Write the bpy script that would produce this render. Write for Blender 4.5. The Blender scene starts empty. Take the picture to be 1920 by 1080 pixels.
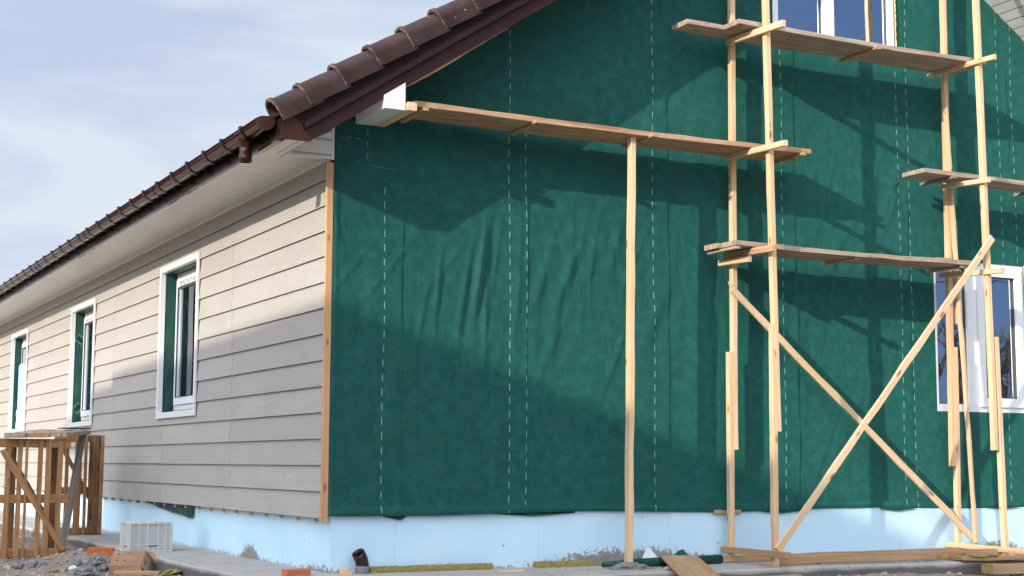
import bpy, math, random
import numpy as np
from mathutils import Vector, Matrix

# ------------------------------------------------------------ camera, sky, sun
S = bpy.context.scene
cam_d = bpy.data.cameras.new('camera'); cam = bpy.data.objects.new('camera', cam_d)
S.collection.objects.link(cam); S.camera = cam
cam_d.sensor_width = 36.0; cam_d.lens = 52.845; cam_d.clip_start = 0.1; cam_d.clip_end = 3000
CR = Vector((0.88927812, -0.4573502, 0.00390135)); CU = Vector((-0.05632706, -0.10105008, 0.99328553)); CF = Vector((0.45388511, 0.88352684, 0.11562282))
cm = Matrix((CR, CU, -CF)).transposed().to_4x4(); cm.translation = Vector((-4.013, -10.781, 0.834))
cam.matrix_world = cm

SUN = Vector((1.45, 0.60, -0.497)).normalized()          # the way the light travels
EL = math.asin(-SUN.z); AZ = math.atan2(-SUN.x, -SUN.y)  # sun stands at (-x,-y)
W = bpy.data.worlds.new('World'); S.world = W; W.use_nodes = True
wt = W.node_tree; wt.nodes.clear()
def wn(t, **k):
    n = wt.nodes.new(t)
    for a, b in k.items(): setattr(n, a, b)
    return n
sky = wn('ShaderNodeTexSky', sky_type='NISHITA', sun_disc=False)
sky.sun_elevation = EL; sky.sun_rotation = AZ; sky.air_density = 1.0; sky.dust_density = 0.6; sky.ozone_density = 1.6
bg = wn('ShaderNodeBackground'); bg.inputs[1].default_value = 0.13
wo = wn('ShaderNodeOutputWorld')
tc = wn('ShaderNodeTexCoord'); mp = wn('ShaderNodeMapping'); mp.inputs['Scale'].default_value = (1.3, 1.3, 6.0); mp.inputs['Rotation'].default_value = (0.1, 0.12, 0.5)
nz = wn('ShaderNodeTexNoise'); nz.inputs['Scale'].default_value = 2.6; nz.inputs['Detail'].default_value = 7; nz.inputs['Roughness'].default_value = 0.55; nz.inputs['Distortion'].default_value = 0.5
cr = wn('ShaderNodeValToRGB'); cr.color_ramp.elements[0].position = 0.37; cr.color_ramp.elements[1].position = 0.60
cr.color_ramp.elements[0].color = (0, 0, 0, 1); cr.color_ramp.elements[1].color = (1, 1, 1, 1)
# thin cloud everywhere but in the clear quarter opposite the sun; cloud near the sun glows brighter
dp = wn('ShaderNodeVectorMath', operation='DOT_PRODUCT'); dp.inputs[1].default_value = (0.80, -0.60, 0.0)
mr = wn('ShaderNodeMapRange', interpolation_type='SMOOTHSTEP'); mr.inputs['From Min'].default_value = 0.35; mr.inputs['From Max'].default_value = 0.85; mr.inputs['To Min'].default_value = 1.0; mr.inputs['To Max'].default_value = 0.06
mm = wn('ShaderNodeMath', operation='MULTIPLY')
ds = wn('ShaderNodeVectorMath', operation='DOT_PRODUCT'); ds.inputs[1].default_value = (-0.72, -0.62, 0.31)
gl_ = wn('ShaderNodeMapRange', interpolation_type='SMOOTHSTEP'); gl_.inputs['From Min'].default_value = -0.1; gl_.inputs['From Max'].default_value = 1.0; gl_.inputs['To Min'].default_value = 1.0; gl_.inputs['To Max'].default_value = 4.4
vs = wn('ShaderNodeVectorMath', operation='SCALE')
mc = wn('ShaderNodeMix', data_type='RGBA'); mc.inputs[6].default_value = (3.3, 3.88, 5.05, 1); mc.inputs[7].default_value = (4.55, 4.98, 5.6, 1)   # thin veil to denser cloud
mq = wn('ShaderNodeMix', data_type='RGBA'); mq.inputs[6].default_value = (0.28, 0.66, 1.65, 1)                                              # clear deep blue quarter
mx = wn('ShaderNodeMix', data_type='RGBA'); mx.inputs[0].default_value = 0.93
gw_ = wn('ShaderNodeMapRange'); gw_.inputs['From Min'].default_value = 0.1; gw_.inputs['From Max'].default_value = 0.9; gw_.inputs['To Max'].default_value = 0.36
mw_ = wn('ShaderNodeMix', data_type='RGBA'); mw_.inputs[7].default_value = (4.75, 4.55, 4.35, 1)   # cloud near the sun is warmer
L = wt.links.new
L(tc.outputs['Generated'], mp.inputs[0]); L(mp.outputs[0], nz.inputs[0]); L(nz.outputs[0], cr.inputs[0]); L(cr.outputs[0], mc.inputs[0])
L(tc.outputs['Generated'], dp.inputs[0]); L(dp.outputs['Value'], mr.inputs[0]); L(mr.outputs[0], mq.inputs[0])
L(tc.outputs['Generated'], ds.inputs[0]); L(ds.outputs['Value'], gl_.inputs[0]); L(gl_.outputs[0], vs.inputs['Scale']); L(mc.outputs[2], mw_.inputs[6]); L(ds.outputs['Value'], gw_.inputs[0]); L(gw_.outputs[0], mw_.inputs[0]); L(mw_.outputs[2], vs.inputs[0]); L(vs.outputs[0], mq.inputs[7])
L(sky.outputs[0], mx.inputs[6]); L(mq.outputs[2], mx.inputs[7]); L(mx.outputs[2], bg.inputs[0]); L(bg.outputs[0], wo.inputs[0])
sl = bpy.data.lights.new('sun', 'SUN'); sl.energy = 3.4; sl.angle = math.radians(0.53); sl.color = (1.0, 0.90, 0.74)
so = bpy.data.objects.new('sun', sl); S.collection.objects.link(so); so.rotation_euler = SUN.to_track_quat('-Z', 'Y').to_euler()
S.view_settings.view_transform = 'Standard'; S.view_settings.look = 'None'; S.view_settings.exposure = 0.35; S.view_settings.gamma = 1; S.view_settings.use_curve_mapping = False

R = random.Random(7)
# ------------------------------------------------------------ materials
def mat(name, base, rough=0.7, spec=0.3, build=None, metal=0.0):
    m = bpy.data.materials.new(name); m.use_nodes = True; t = m.node_tree
    b = t.nodes['Principled BSDF']; b.inputs['Base Color'].default_value = (*base, 1); b.inputs['Roughness'].default_value = rough
    b.inputs['Specular IOR Level'].default_value = spec; b.inputs['Metallic'].default_value = metal
    if build: build(t, b)
    return m
def N(t, ty, ins=None, **k):
    n = t.nodes.new(ty)
    for a, v in k.items(): setattr(n, a, v)
    for a, v in (ins or {}).items():
        if isinstance(v, bpy.types.NodeSocket): t.links.new(v, n.inputs[a])
        else: n.inputs[a].default_value = v
    return n
def coords(t, scale=(1, 1, 1), rnd=True):
    c = N(t, 'ShaderNodeTexCoord').outputs['Object']
    if rnd:
        oi = N(t, 'ShaderNodeObjectInfo'); mu = N(t, 'ShaderNodeMath', {0: oi.outputs['Random'], 1: 91.7}, operation='MULTIPLY')
        c = N(t, 'ShaderNodeVectorMath', {0: c, 1: mu.outputs[0]}, operation='ADD').outputs[0]
    return N(t, 'ShaderNodeVectorMath', {0: c, 1: scale}, operation='MULTIPLY').outputs[0]
def noise(t, v, s=1.0, d=4, r=0.5, dist=0.0):
    return N(t, 'ShaderNodeTexNoise', {'Vector': v, 'Scale': s, 'Detail': d, 'Roughness': r, 'Distortion': dist}).outputs[0]
def ramp(t, f, stops):
    n = N(t, 'ShaderNodeValToRGB', {0: f}); e = n.color_ramp.elements
    while len(e) < len(stops): e.new(0.5)
    for i, (p, c) in enumerate(stops):
        e[i].position = p; e[i].color = (*c, 1) if len(c) == 3 else c
    return n.outputs[0]
def mixc(t, f, a, b, mode='MIX'):
    n = N(t, 'ShaderNodeMix', data_type='RGBA', blend_type=mode)
    for i, v in ((0, f), (6, a), (7, b)):
        if isinstance(v, bpy.types.NodeSocket): t.links.new(v, n.inputs[i])
        else: n.inputs[i].default_value = v if i == 0 else ((*v, 1) if len(v) == 3 else v)
    return n.outputs[2]
def math_(t, op, a, b=0.0, c=None):
    ins = {0: a, 1: b}
    if c is not None: ins[2] = c
    return N(t, 'ShaderNodeMath', ins, operation=op).outputs[0]
def bump(t, b, h, strength=0.3, dist=0.01):
    n = N(t, 'ShaderNodeBump', {'Height': h, 'Strength': strength, 'Distance': dist}); t.links.new(n.outputs[0], b.inputs['Normal'])
def setc(t, b, c): t.links.new(c, b.inputs['Base Color'])
def smooth(t, f, lo, hi, a=0.0, b=1.0):
    return N(t, 'ShaderNodeMapRange', {0: f, 1: lo, 2: hi, 3: a, 4: b}, interpolation_type='SMOOTHSTEP').outputs[0]

def wood(dark, mid, light, stain=None, stain_amt=0.5, knot=(.28, .12, .05)):
    def f(t, b):
        g = noise(t, coords(t, (1.2, 30, 30)), 1.0, 6, 0.6, 0.6)
        g2 = noise(t, coords(t, (3.0, 160, 160)), 1.0, 2, 0.6)
        c = ramp(t, g, [(0.30, dark), (0.5, mid), (0.72, light)])
        c = mixc(t, smooth(t, g2, 0.45, 0.75, 0, 0.35), c, tuple(x * .72 for x in mid))
        big = noise(t, coords(t, (0.9, 3, 3)), 1.0, 3, 0.6)
        c = mixc(t, smooth(t, big, 0.42, 0.72, 0, 0.45), c, tuple(x * y for x, y in zip(mid, (.80, .68, .58))))
        if stain:
            c = mixc(t, smooth(t, noise(t, coords(t, (2.5, 8, 8)), 1.3, 5, 0.7), 0.47, 0.66, 0, stain_amt), c, stain)
        v = N(t, 'ShaderNodeTexVoronoi', {'Vector': coords(t, (3.4, 10, 10)), 'Scale': 1.0}, feature='F1')
        k = smooth(t, v.outputs['Distance'], 0.08, 0.17, 0.85, 0)
        c = mixc(t, k, c, knot)
        setc(t, b, c); bump(t, b, math_(t, 'ADD', g, math_(t, 'MULTIPLY', g2, 0.5)), 0.35, 0.002)
    return f
M = {}
M['fresh'] = mat('fresh pine', (.6, .4, .2), .62, .25, wood((.62, .42, .24), (.74, .53, .33), (.80, .61, .41)))
M['strip'] = mat('pine strip', (.6, .4, .2), .65, .25, wood((.50, .27, .13), (.60, .36, .19), (.66, .43, .25)))
M['tan'] = mat('tan timber', (.5, .33, .17), .7, .2, wood((.36, .21, .10), (.46, .29, .15), (.55, .37, .21), (.30, .22, .15), .5))
M['grey'] = mat('weathered board', (.3, .25, .2), .8, .15, wood((.27, .20, .145), (.42, .335, .26), (.56, .475, .39), (.24, .165, .11), .5))
M['brownb'] = mat('brown board', (.3, .2, .1), .75, .2, wood((.33, .185, .10), (.49, .31, .185), (.60, .42, .27), (.25, .13, .07), .5))
M['pallet'] = mat('pallet slat', (.35, .2, .1), .75, .2, wood((.27, .135, .055), (.40, .215, .095), (.50, .30, .145), (.17, .09, .05), .5))
M['dirty'] = mat('stained pallet board', (.2, .12, .06), .8, .15, wood((.12, .07, .04), (.22, .12, .06), (.32, .18, .09), (.05, .035, .03), .9))
M['greybeam'] = mat('old grey beam', (.2, .17, .15), .85, .15, wood((.12, .10, .085), (.27, .24, .21), (.36, .32, .28), (.14, .12, .10), .5))
M['nail'] = mat('nail', (.08, .05, .04), .5, .5)

def siding_nodes(t, b):
    tcn = N(t, 'ShaderNodeTexCoord').outputs['Object']
    sp = N(t, 'ShaderNodeSeparateXYZ', {0: tcn})
    row = math_(t, 'FLOOR', math_(t, 'DIVIDE', math_(t, 'SUBTRACT', sp.outputs[2], 0.415), 0.1995))
    brd = math_(t, 'FLOOR', math_(t, 'DIVIDE', math_(t, 'SUBTRACT', sp.outputs[1], 2.5), 2.41))
    idn = math_(t, 'ADD', math_(t, 'MULTIPLY', row, 3.71), math_(t, 'MULTIPLY', brd, 7.13))
    vec = N(t, 'ShaderNodeCombineXYZ', {0: idn, 1: math_(t, 'MULTIPLY', sp.outputs[1], 1.6), 2: math_(t, 'MULTIPLY', sp.outputs[2], 9.0)}).outputs[0]
    base = noise(t, vec, 1.0, 3, 0.5, 1.2)
    wv = math_(t, 'SINE', math_(t, 'MULTIPLY', base, 95.0))
    fine = noise(t, N(t, 'ShaderNodeVectorMath', {0: tcn, 1: (60, 9, 150)}, operation='MULTIPLY').outputs[0], 1, 3, .6)
    amp = smooth(t, noise(t, N(t, 'ShaderNodeVectorMath', {0: vec, 1: (1, .8, .35)}, operation='MULTIPLY').outputs[0], 1.1, 2), .35, .65, .25, 1)
    h = math_(t, 'ADD', math_(t, 'MULTIPLY', wv, amp), math_(t, 'MULTIPLY', fine, 1.5))
    wn_ = N(t, 'ShaderNodeTexWhiteNoise', {1: idn}, noise_dimensions='1D').outputs[0]
    c = mixc(t, wn_, (.385, .358, .322), (.425, .396, .357))
    c = mixc(t, smooth(t, noise(t, N(t, 'ShaderNodeVectorMath', {0: tcn, 1: (1, .9, 1.6)}, operation='MULTIPLY').outputs[0], 1.4, 5, .6), .4, .75, 0, .35), c, (.345, .313, .272))
    c = mixc(t, smooth(t, h, .2, 2.1, 0, .16), c, (.62, .60, .57))
    setc(t, b, c); bump(t, b, h, 0.5, 0.002)
M['siding'] = mat('grey beige cement siding', (.4, .38, .35), .72, .25, siding_nodes)

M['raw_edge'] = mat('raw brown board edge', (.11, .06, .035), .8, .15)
def membrane_nodes(t, b):
    tcn = N(t, 'ShaderNodeTexCoord').outputs['Object']
    sp = N(t, 'ShaderNodeSeparateXYZ', {0: tcn}); x, z = sp.outputs[0], sp.outputs[2]
    n1 = noise(t, tcn, 11.0, 6, .68, .3); n2 = noise(t, tcn, 80.0, 3, .7); n3 = noise(t, tcn, 1.2, 3, .5)
    c = ramp(t, n1, [(.30, (.0075, .066, .056)), (.50, (.011, .088, .075)), (.72, (.020, .130, .110))])
    c = mixc(t, smooth(t, n2, .42, .72, 0, .55), c, (.023, .145, .123))
    c = mixc(t, smooth(t, n3, .4, .7, 0, .35), c, (.010, .090, .068))
    wob = math_(t, 'MULTIPLY', math_(t, 'SUBTRACT', noise(t, tcn, .8, 1), .5), .05)
    xs = math_(t, 'ADD', x, wob); tot = None
    for i, (x0, z0, z1) in enumerate(((.392, .44, 3.03), (1.488, .44, 5.2), (1.640, .5, 3.6), (2.873, .44, 6), (4.252, .44, 4.7), (5.62, .44, 6), (5.755, .44, 6), (6.93, .44, 6), (7.12, 2.8, 6))):
        d = smooth(t, math_(t, 'ABSOLUTE', math_(t, 'SUBTRACT', xs, x0)), .0028, .0042, 1, 0)
        fr = math_(t, 'FRACT', math_(t, 'ADD', math_(t, 'DIVIDE', z, .112), i * .37))
        k = math_(t, 'MULTIPLY', d, math_(t, 'LESS_THAN', fr, .5))
        k = math_(t, 'MULTIPLY', k, math_(t, 'MULTIPLY', math_(t, 'GREATER_THAN', z, z0), math_(t, 'LESS_THAN', z, z1)))
        tot = k if tot is None else math_(t, 'MAXIMUM', tot, k)
    c = mixc(t, math_(t, 'MULTIPLY', tot, .62), c, (.36, .60, .60))
    sv = N(t, 'ShaderNodeTexVoronoi', {'Vector': tcn, 'Scale': 4.2}); c = mixc(t, smooth(t, sv.outputs['Distance'], .012, .02, .7, 0), c, (.35, .55, .52))
    setc(t, b, c)
    b.inputs['Sheen Weight'].default_value = .12; b.inputs['Sheen Roughness'].default_value = .5; b.inputs['Sheen Tint'].default_value = (.3, .9, .75, 1)
    b.inputs['Diffuse Roughness'].default_value = 1.0
    bump(t, b, math_(t, 'ADD', math_(t, 'MULTIPLY', n2, .25), n1), .35, .006)
M['membrane'] = mat('green breather membrane', (.02, .14, .12), .62, .16, membrane_nodes)
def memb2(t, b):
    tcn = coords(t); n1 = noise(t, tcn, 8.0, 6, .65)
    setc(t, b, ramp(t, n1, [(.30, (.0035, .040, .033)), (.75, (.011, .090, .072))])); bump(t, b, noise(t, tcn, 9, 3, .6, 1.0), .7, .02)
M['memb2'] = mat('loose green membrane', (.02, .14, .12), .5, .4, memb2)  # darker than the wall sheet; shade of the window reveals put into the colour
M['memb_print'] = mat('membrane print', (.33, .58, .55), .6)

def foam_nodes(t, b):
    tcn = N(t, 'ShaderNodeTexCoord').outputs['Object']; sp = N(t, 'ShaderNodeSeparateXYZ', {0: tcn}); x, y, z = sp.outputs
    n1 = noise(t, tcn, 2.0, 4, .6); n2 = noise(t, tcn, 26.0, 5, .75); n3 = noise(t, tcn, 5, 4, .65)
    c = mixc(t, smooth(t, n1, .35, .7, 0, 1), (.545, .76, .89), (.60, .80, .91))
    c = mixc(t, smooth(t, noise(t, tcn, 11, 4, .7), .58, .78, 0, .35), c, (.40, .60, .75))
    # cement smeared along the foot: more of it where the coarse noise is high
    tt = math_(t, 'SUBTRACT', x, y); hs = .012
    for c0, wd, hh in ((2.65, 1.15, .115), (6.75, .45, .10), (-1.98, .34, .105), (-.25, .5, .035), (-4.9, .35, .05), (.95, .5, .02), (-8.5, .6, .05)):
        hs = math_(t, 'ADD', smooth(t, math_(t, 'ABSOLUTE', math_(t, 'SUBTRACT', tt, c0)), .15 * wd, wd, hh, 0), hs)
    hgt = math_(t, 'SUBTRACT', hs, z)
    k = math_(t, 'ADD', math_(t, 'MULTIPLY', hgt, 9.0), math_(t, 'MULTIPLY', math_(t, 'SUBTRACT', n2, .5), 3.2))
    patch = smooth(t, k, -.05, .15, 0, 1)
    c = mixc(t, patch, c, ramp(t, n2, [(.3, (.20, .185, .17)), (.7, (.33, .31, .28))]))
    # splashes and specks
    sv = N(t, 'ShaderNodeTexVoronoi', {'Vector': N(t, 'ShaderNodeVectorMath', {0: tcn, 1: (7, 7, 5)}, operation='MULTIPLY').outputs[0], 'Scale': 1.0})
    dot = smooth(t, sv.outputs['Distance'], .045, .07, 1, 0)
    low = smooth(t, z, .0, .4, 1, .35)
    c = mixc(t, math_(t, 'MULTIPLY', dot, low), c, (.16, .13, .15))
    sp2 = math_(t, 'MULTIPLY', smooth(t, n2, .66, .70, 0, 1), smooth(t, n3, .55, .62, 0, 1))
    c = mixc(t, math_(t, 'MULTIPLY', sp2, smooth(t, z, .05, .3, .9, .15)), c, (.2, .2, .22))
    spl = math_(t, 'MULTIPLY', smooth(t, math_(t, 'ABSOLUTE', math_(t, 'SUBTRACT', tt, -5.35)), .12, .34, 1, 0), smooth(t, noise(t, tcn, 55, 3, .7), .60, .64, 0, .85))
    c = mixc(t, spl, c, (.09, .09, .10))
    # board joints
    for a, per, ofs in ((x, 1.25, .08), (y, 1.25, .62)):
        fr = math_(t, 'ABSOLUTE', math_(t, 'SUBTRACT', math_(t, 'FRACT', math_(t, 'ADD', math_(t, 'DIVIDE', a, per), ofs)), .5))
        c = mixc(t, smooth(t, fr, .0012, .0022, .45, 0), c, (.20, .42, .58))
    setc(t, b, c); bump(t, b, math_(t, 'ADD', math_(t, 'MULTIPLY', n2, .4), math_(t, 'MULTIPLY', patch, 1.0)), .35, .004)
M['foam'] = mat('pale blue foam board', (.45, .67, .82), .75, .2, foam_nodes)
M['foam_plain'] = mat('blue foam sheet', (.40, .64, .80), .7, .2)
M['white'] = mat('white pvc trim', (.72, .72, .72), .38, .4, lambda t, b: setc(t, b, mixc(t, smooth(t, noise(t, coords(t), 3, 5, .6), .4, .8, 0, .35), (.74, .74, .74), (.64, .64, .63))))
M['frame'] = mat('white window frame', (.82, .83, .85), .3, .5, lambda t, b: setc(t, b, mixc(t, smooth(t, noise(t, coords(t), 5, 5, .6), .45, .8, 0, .3), (.82, .83, .85), (.66, .66, .66))))
M['cream'] = mat('cream strip', (.55, .48, .36), .6)
M['faint'] = mat('faint membrane stitching', (.13, .29, .27), .7)
M['gasket'] = mat('grey gasket', (.06, .065, .07), .5)
M['putty'] = mat('yellow mounting foam', (.58, .48, .25), .9, .1, lambda t, b: bump(t, b, noise(t, coords(t), 60, 4, .7), 1, .01))
def ribbed(axis, period, groove, base=(.70, .69, .66), perf=True, aux=None):
    def f(t, b):
        sp = N(t, 'ShaderNodeSeparateXYZ', {0: N(t, 'ShaderNodeTexCoord').outputs['Object']})
        a = math_(t, 'DIVIDE', sp.outputs[axis], period); fr = math_(t, 'FRACT', a)
        ln = smooth(t, math_(t, 'ABSOLUTE', math_(t, 'SUBTRACT', fr, .5)), groove, groove * 1.8, 1, 0)
        c = mixc(t, math_(t, 'MULTIPLY', ln, .72), base, tuple(x * .35 for x in base))
        if perf:
            pm = math_(t, 'LESS_THAN', math_(t, 'FRACT', math_(t, 'DIVIDE', a, 3.0)), .3334)
            q = aux if aux is not None else 1 - axis
            px_ = math_(t, 'ABSOLUTE', math_(t, 'SUBTRACT', math_(t, 'FRACT', math_(t, 'DIVIDE', sp.outputs[axis], .012)), .5))
            py_ = math_(t, 'ABSOLUTE', math_(t, 'SUBTRACT', math_(t, 'FRACT', math_(t, 'DIVIDE', sp.outputs[q], .012)), .5))
            hole = math_(t, 'MULTIPLY', math_(t, 'LESS_THAN', px_, .14), math_(t, 'LESS_THAN', py_, .14))
            c = mixc(t, math_(t, 'MULTIPLY', math_(t, 'MULTIPLY', hole, pm), .8), c, (.08, .08, .08))
        setc(t, b, mixc(t, smooth(t, noise(t, coords(t, rnd=False), 2.2, 4, .6), .45, .75, 0, .25), c, tuple(x * .8 for x in base)))
        bump(t, b, math_(t, 'SUBTRACT', 1.0, ln), .8, .006)
    return f
M['soffit'] = mat('ivory ribbed soffit', (.7, .69, .66), .32, .5, ribbed(1, .10, .05))
M['soffit_front'] = mat('ivory soffit panel', (.7, .69, .66), .35, .45, ribbed(0, .11, .06, (.74, .72, .66)))
M['soffit_end'] = mat('ivory end panel', (.7, .69, .66), .4, .4, ribbed(2, .12, .05, (.76, .74, .70), False))
M['soffit_r'] = mat('white ribbed rake soffit', (.78, .79, .80), .35, .45, ribbed(0, .095, .05, (.78, .79, .80)))
def brown(t, b):
    n = noise(t, coords(t), 6, 5, .65)
    setc(t, b, mixc(t, smooth(t, n, .45, .8, 0, .5), (.046, .019, .017), (.072, .034, .029)))
    v = smooth(t, n, .3, .8, -.04, .10); b.inputs['Roughness'].default_value = .4
M['fascia'] = mat('brown painted fascia', (.05, .022, .02), .42, .25, brown)
M['gutter'] = mat('glossy brown gutter', (.026, .008, .006), .10, .3, lambda t, b: (setc(t, b, mixc(t, smooth(t, noise(t, coords(t), 9, 4, .6), .5, .8, 0, .3), (.030, .009, .006), (.05, .018, .012))), t.links.new(smooth(t, noise(t, coords(t), 5, 3, .6), .35, .75, .06, .16), b.inputs['Roughness'])))
M['shaded_fascia'] = mat('shade-darkened brown eave fascia', (.016, .008, .008), .22, .5)  # darker copy of the brown fascia; shade behind the gutter put into the colour
M['bracket'] = mat('brown gutter bracket', (.022, .008, .006), .3, .5)
def tile(t, b):
    c0 = coords(t); n = noise(t, c0, 5, 6, .7); n2 = noise(t, c0, 120, 3, .7)
    c = mixc(t, smooth(t, n, .35, .75), (.037, .019, .018), (.064, .036, .034))
    c = mixc(t, smooth(t, noise(t, c0, 9, 6, .75), .64, .72, 0, .55), c, (.25, .22, .21))
    v = N(t, 'ShaderNodeTexVoronoi', {'Vector': c0, 'Scale': 9.0}); c = mixc(t, smooth(t, v.outputs['Distance'], .04, .06, .9, 0), c, (.55, .53, .48))
    setc(t, b, c); bump(t, b, n2, .35, .004)
M['tile'] = mat('brown concrete tile', (.06, .035, .033), .45, .25, tile)
M['tile_edge'] = mat('worn tile lip', (.19, .12, .09), .7, .2, lambda t, b: setc(t, b, mixc(t, smooth(t, noise(t, coords(t), 30, 5, .7), .45, .68), (.075, .042, .034), (.26, .20, .165))))
def glass(t, b):
    g = N(t, 'ShaderNodeBsdfGlossy', {'Roughness': .012, 'Color': (.86, .92, 1, 1)}); tr = N(t, 'ShaderNodeBsdfTransparent', {'Color': (.62, .70, .72, 1)})
    fr = N(t, 'ShaderNodeFresnel', {'IOR': 2.1}); m = N(t, 'ShaderNodeMixShader', {0: fr.outputs[0], 1: tr.outputs[0], 2: g.outputs[0]})
    wv = noise(t, coords(t), 1.6, 2); bm = N(t, 'ShaderNodeBump', {'Height': wv, 'Strength': .15, 'Distance': .01}); t.links.new(bm.outputs[0], g.inputs['Normal'])
    t.links.new(m.outputs[0], t.nodes['Material Output'].inputs[0])
M['glass'] = mat('double glazing', (.1, .1, .1), .02, .5, glass)
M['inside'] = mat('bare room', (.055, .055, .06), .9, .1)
def concrete(t, b):
    c0 = coords(t, rnd=False); n = noise(t, c0, 3, 6, .65); n2 = noise(t, c0, 45, 4, .75)
    c = ramp(t, n, [(.3, (.34, .325, .30)), (.7, (.48, .455, .42))]); c = mixc(t, smooth(t, n2, .55, .8, 0, .5), c, (.20, .18, .165))
    c = mixc(t, smooth(t, noise(t, c0, 1.1, 3, .5), .5, .65, 0, .5), c, (.45, .375, .30))
    c = mixc(t, smooth(t, noise(t, c0, 6, 5, .7), .56, .66, 0, .6), c, (.24, .215, .19))
    sz = N(t, 'ShaderNodeSeparateXYZ', {0: N(t, 'ShaderNodeTexCoord').outputs['Object']}).outputs[2]
    c = mixc(t, math_(t, 'MULTIPLY', smooth(t, math_(t, 'ADD', sz, math_(t, 'MULTIPLY', n, .05)), -.02, .01, 1, 0), .88), c, (.105, .098, .092))   # damp, unweathered edge
    setc(t, b, c); bump(t, b, math_(t, 'ADD', n, math_(t, 'MULTIPLY', n2, .5)), .6, .01)
M['concrete'] = mat('concrete apron', (.33, .31, .28), .88, .15, concrete)
def sand(t, b):
    c0 = coords(t, rnd=False); n = noise(t, c0, 1.3, 6, .65); n2 = noise(t, c0, 35, 5, .75); n3 = noise(t, c0, 160, 2, .6)
    c = ramp(t, n, [(.32, (.33, .275, .235)), (.52, (.44, .37, .31)), (.72, (.52, .45, .385))])
    c = mixc(t, smooth(t, n2, .5, .75, 0, .6), c, (.30, .25, .215)); c = mixc(t, smooth(t, n3, .62, .72, 0, .6), c, (.5, .46, .41))
    setc(t, b, c); bump(t, b, math_(t, 'ADD', n2, math_(t, 'MULTIPLY', n3, .5)), 1.0, .035)
M['sand'] = mat('trampled sand', (.33, .27, .22), .95, .1, sand)
M['rubble'] = mat('grey concrete rubble', (.32, .31, .30), .95, .1, lambda t, b: (setc(t, b, ramp(t, noise(t, coords(t), 20, 6, .75), [(.3, (.16, .155, .15)), (.7, (.42, .41, .39))])), bump(t, b, noise(t, coords(t), 45, 5, .8), 1, .02)))
M['stone'] = mat('small stones', (.33, .29, .25), .95, .1, lambda t, b: setc(t, b, ramp(t, noise(t, coords(t), 9, 3, .6), [(.3, (.22, .17, .14)), (.7, (.5, .45, .40))])))
M['brick'] = mat('orange brick', (.55, .19, .08), .9, .1, lambda t, b: (setc(t, b, ramp(t, noise(t, coords(t), 22, 5, .7), [(.3, (.40, .12, .05)), (.7, (.60, .22, .10))])), bump(t, b, noise(t, coords(t), 90, 3, .7), .6, .004)))
M['card'] = mat('brown cardboard', (.34, .21, .13), .85, .1, lambda t, b: setc(t, b, ramp(t, noise(t, coords(t), 7, 4, .6), [(.3, (.28, .165, .10)), (.7, (.40, .26, .17))])))
M['card_in'] = mat('shadowed cardboard print', (.06, .045, .04), .9, .1)
M['wool'] = mat('yellow mineral wool', (.42, .33, .12), .98, .05, lambda t, b: (setc(t, b, ramp(t, noise(t, coords(t, (14, 14, 60)), 1, 6, .8), [(.25, (.20, .14, .045)), (.5, (.42, .33, .12)), (.75, (.56, .47, .21))])), bump(t, b, noise(t, coords(t, (20, 20, 90)), 1, 6, .8), 1, .02)))
def crate_m(t, b):
    setc(t, b, mixc(t, smooth(t, noise(t, coords(t), 6, 5, .65), .4, .75, 0, .5), (.64, .64, .60), (.48, .46, .42)))
    b.inputs['Subsurface Weight'].default_value = .25; b.inputs['Subsurface Radius'].default_value = (.03, .03, .03)
M['crate'] = mat('milky plastic', (.62, .62, .58), .45, .35, crate_m)
M['crate_body'] = mat('milky grey plastic panel', (.46, .46, .45), .5, .3, lambda t, b: setc(t, b, mixc(t, smooth(t, noise(t, coords(t), 6, 5, .65), .4, .75, 0, .6), (.48, .48, .48), (.38, .37, .35))))
M['slot'] = mat('shaded slot', (.16, .155, .14), .8)
M['pipe_grey'] = mat('grey drain pipe', (.22, .23, .26), .4, .4)
M['pipe_brown'] = mat('dark brown pvc elbow', (.028, .014, .014), .3, .5)
M['paper'] = mat('white paper', (.75, .75, .77), .7)
M['black'] = mat('black rubber', (.03, .03, .035), .5)
M['bark'] = mat('grey bark', (.09, .075, .06), .9)
M['twig'] = mat('bare twigs', (.07, .055, .045), .9)
M['render'] = mat('pale render', (.5, .47, .42), .85, .1, lambda t, b: bump(t, b, noise(t, coords(t), 40, 4, .7), .4, .01))
M['redroof'] = mat('brown roof', (.10, .06, .05), .8)
M['tape'] = mat('printed protective tape', (.7, .7, .7), .4, .4, lambda t, b: setc(t, b, mixc(t, smooth(t, noise(t, coords(t, (1, 22, 60)), 1, 3, .8), .50, .56), (.72, .72, .72), (.22, .22, .30))))
M['red'] = mat('red mark', (.6, .06, .05), .5)

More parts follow.
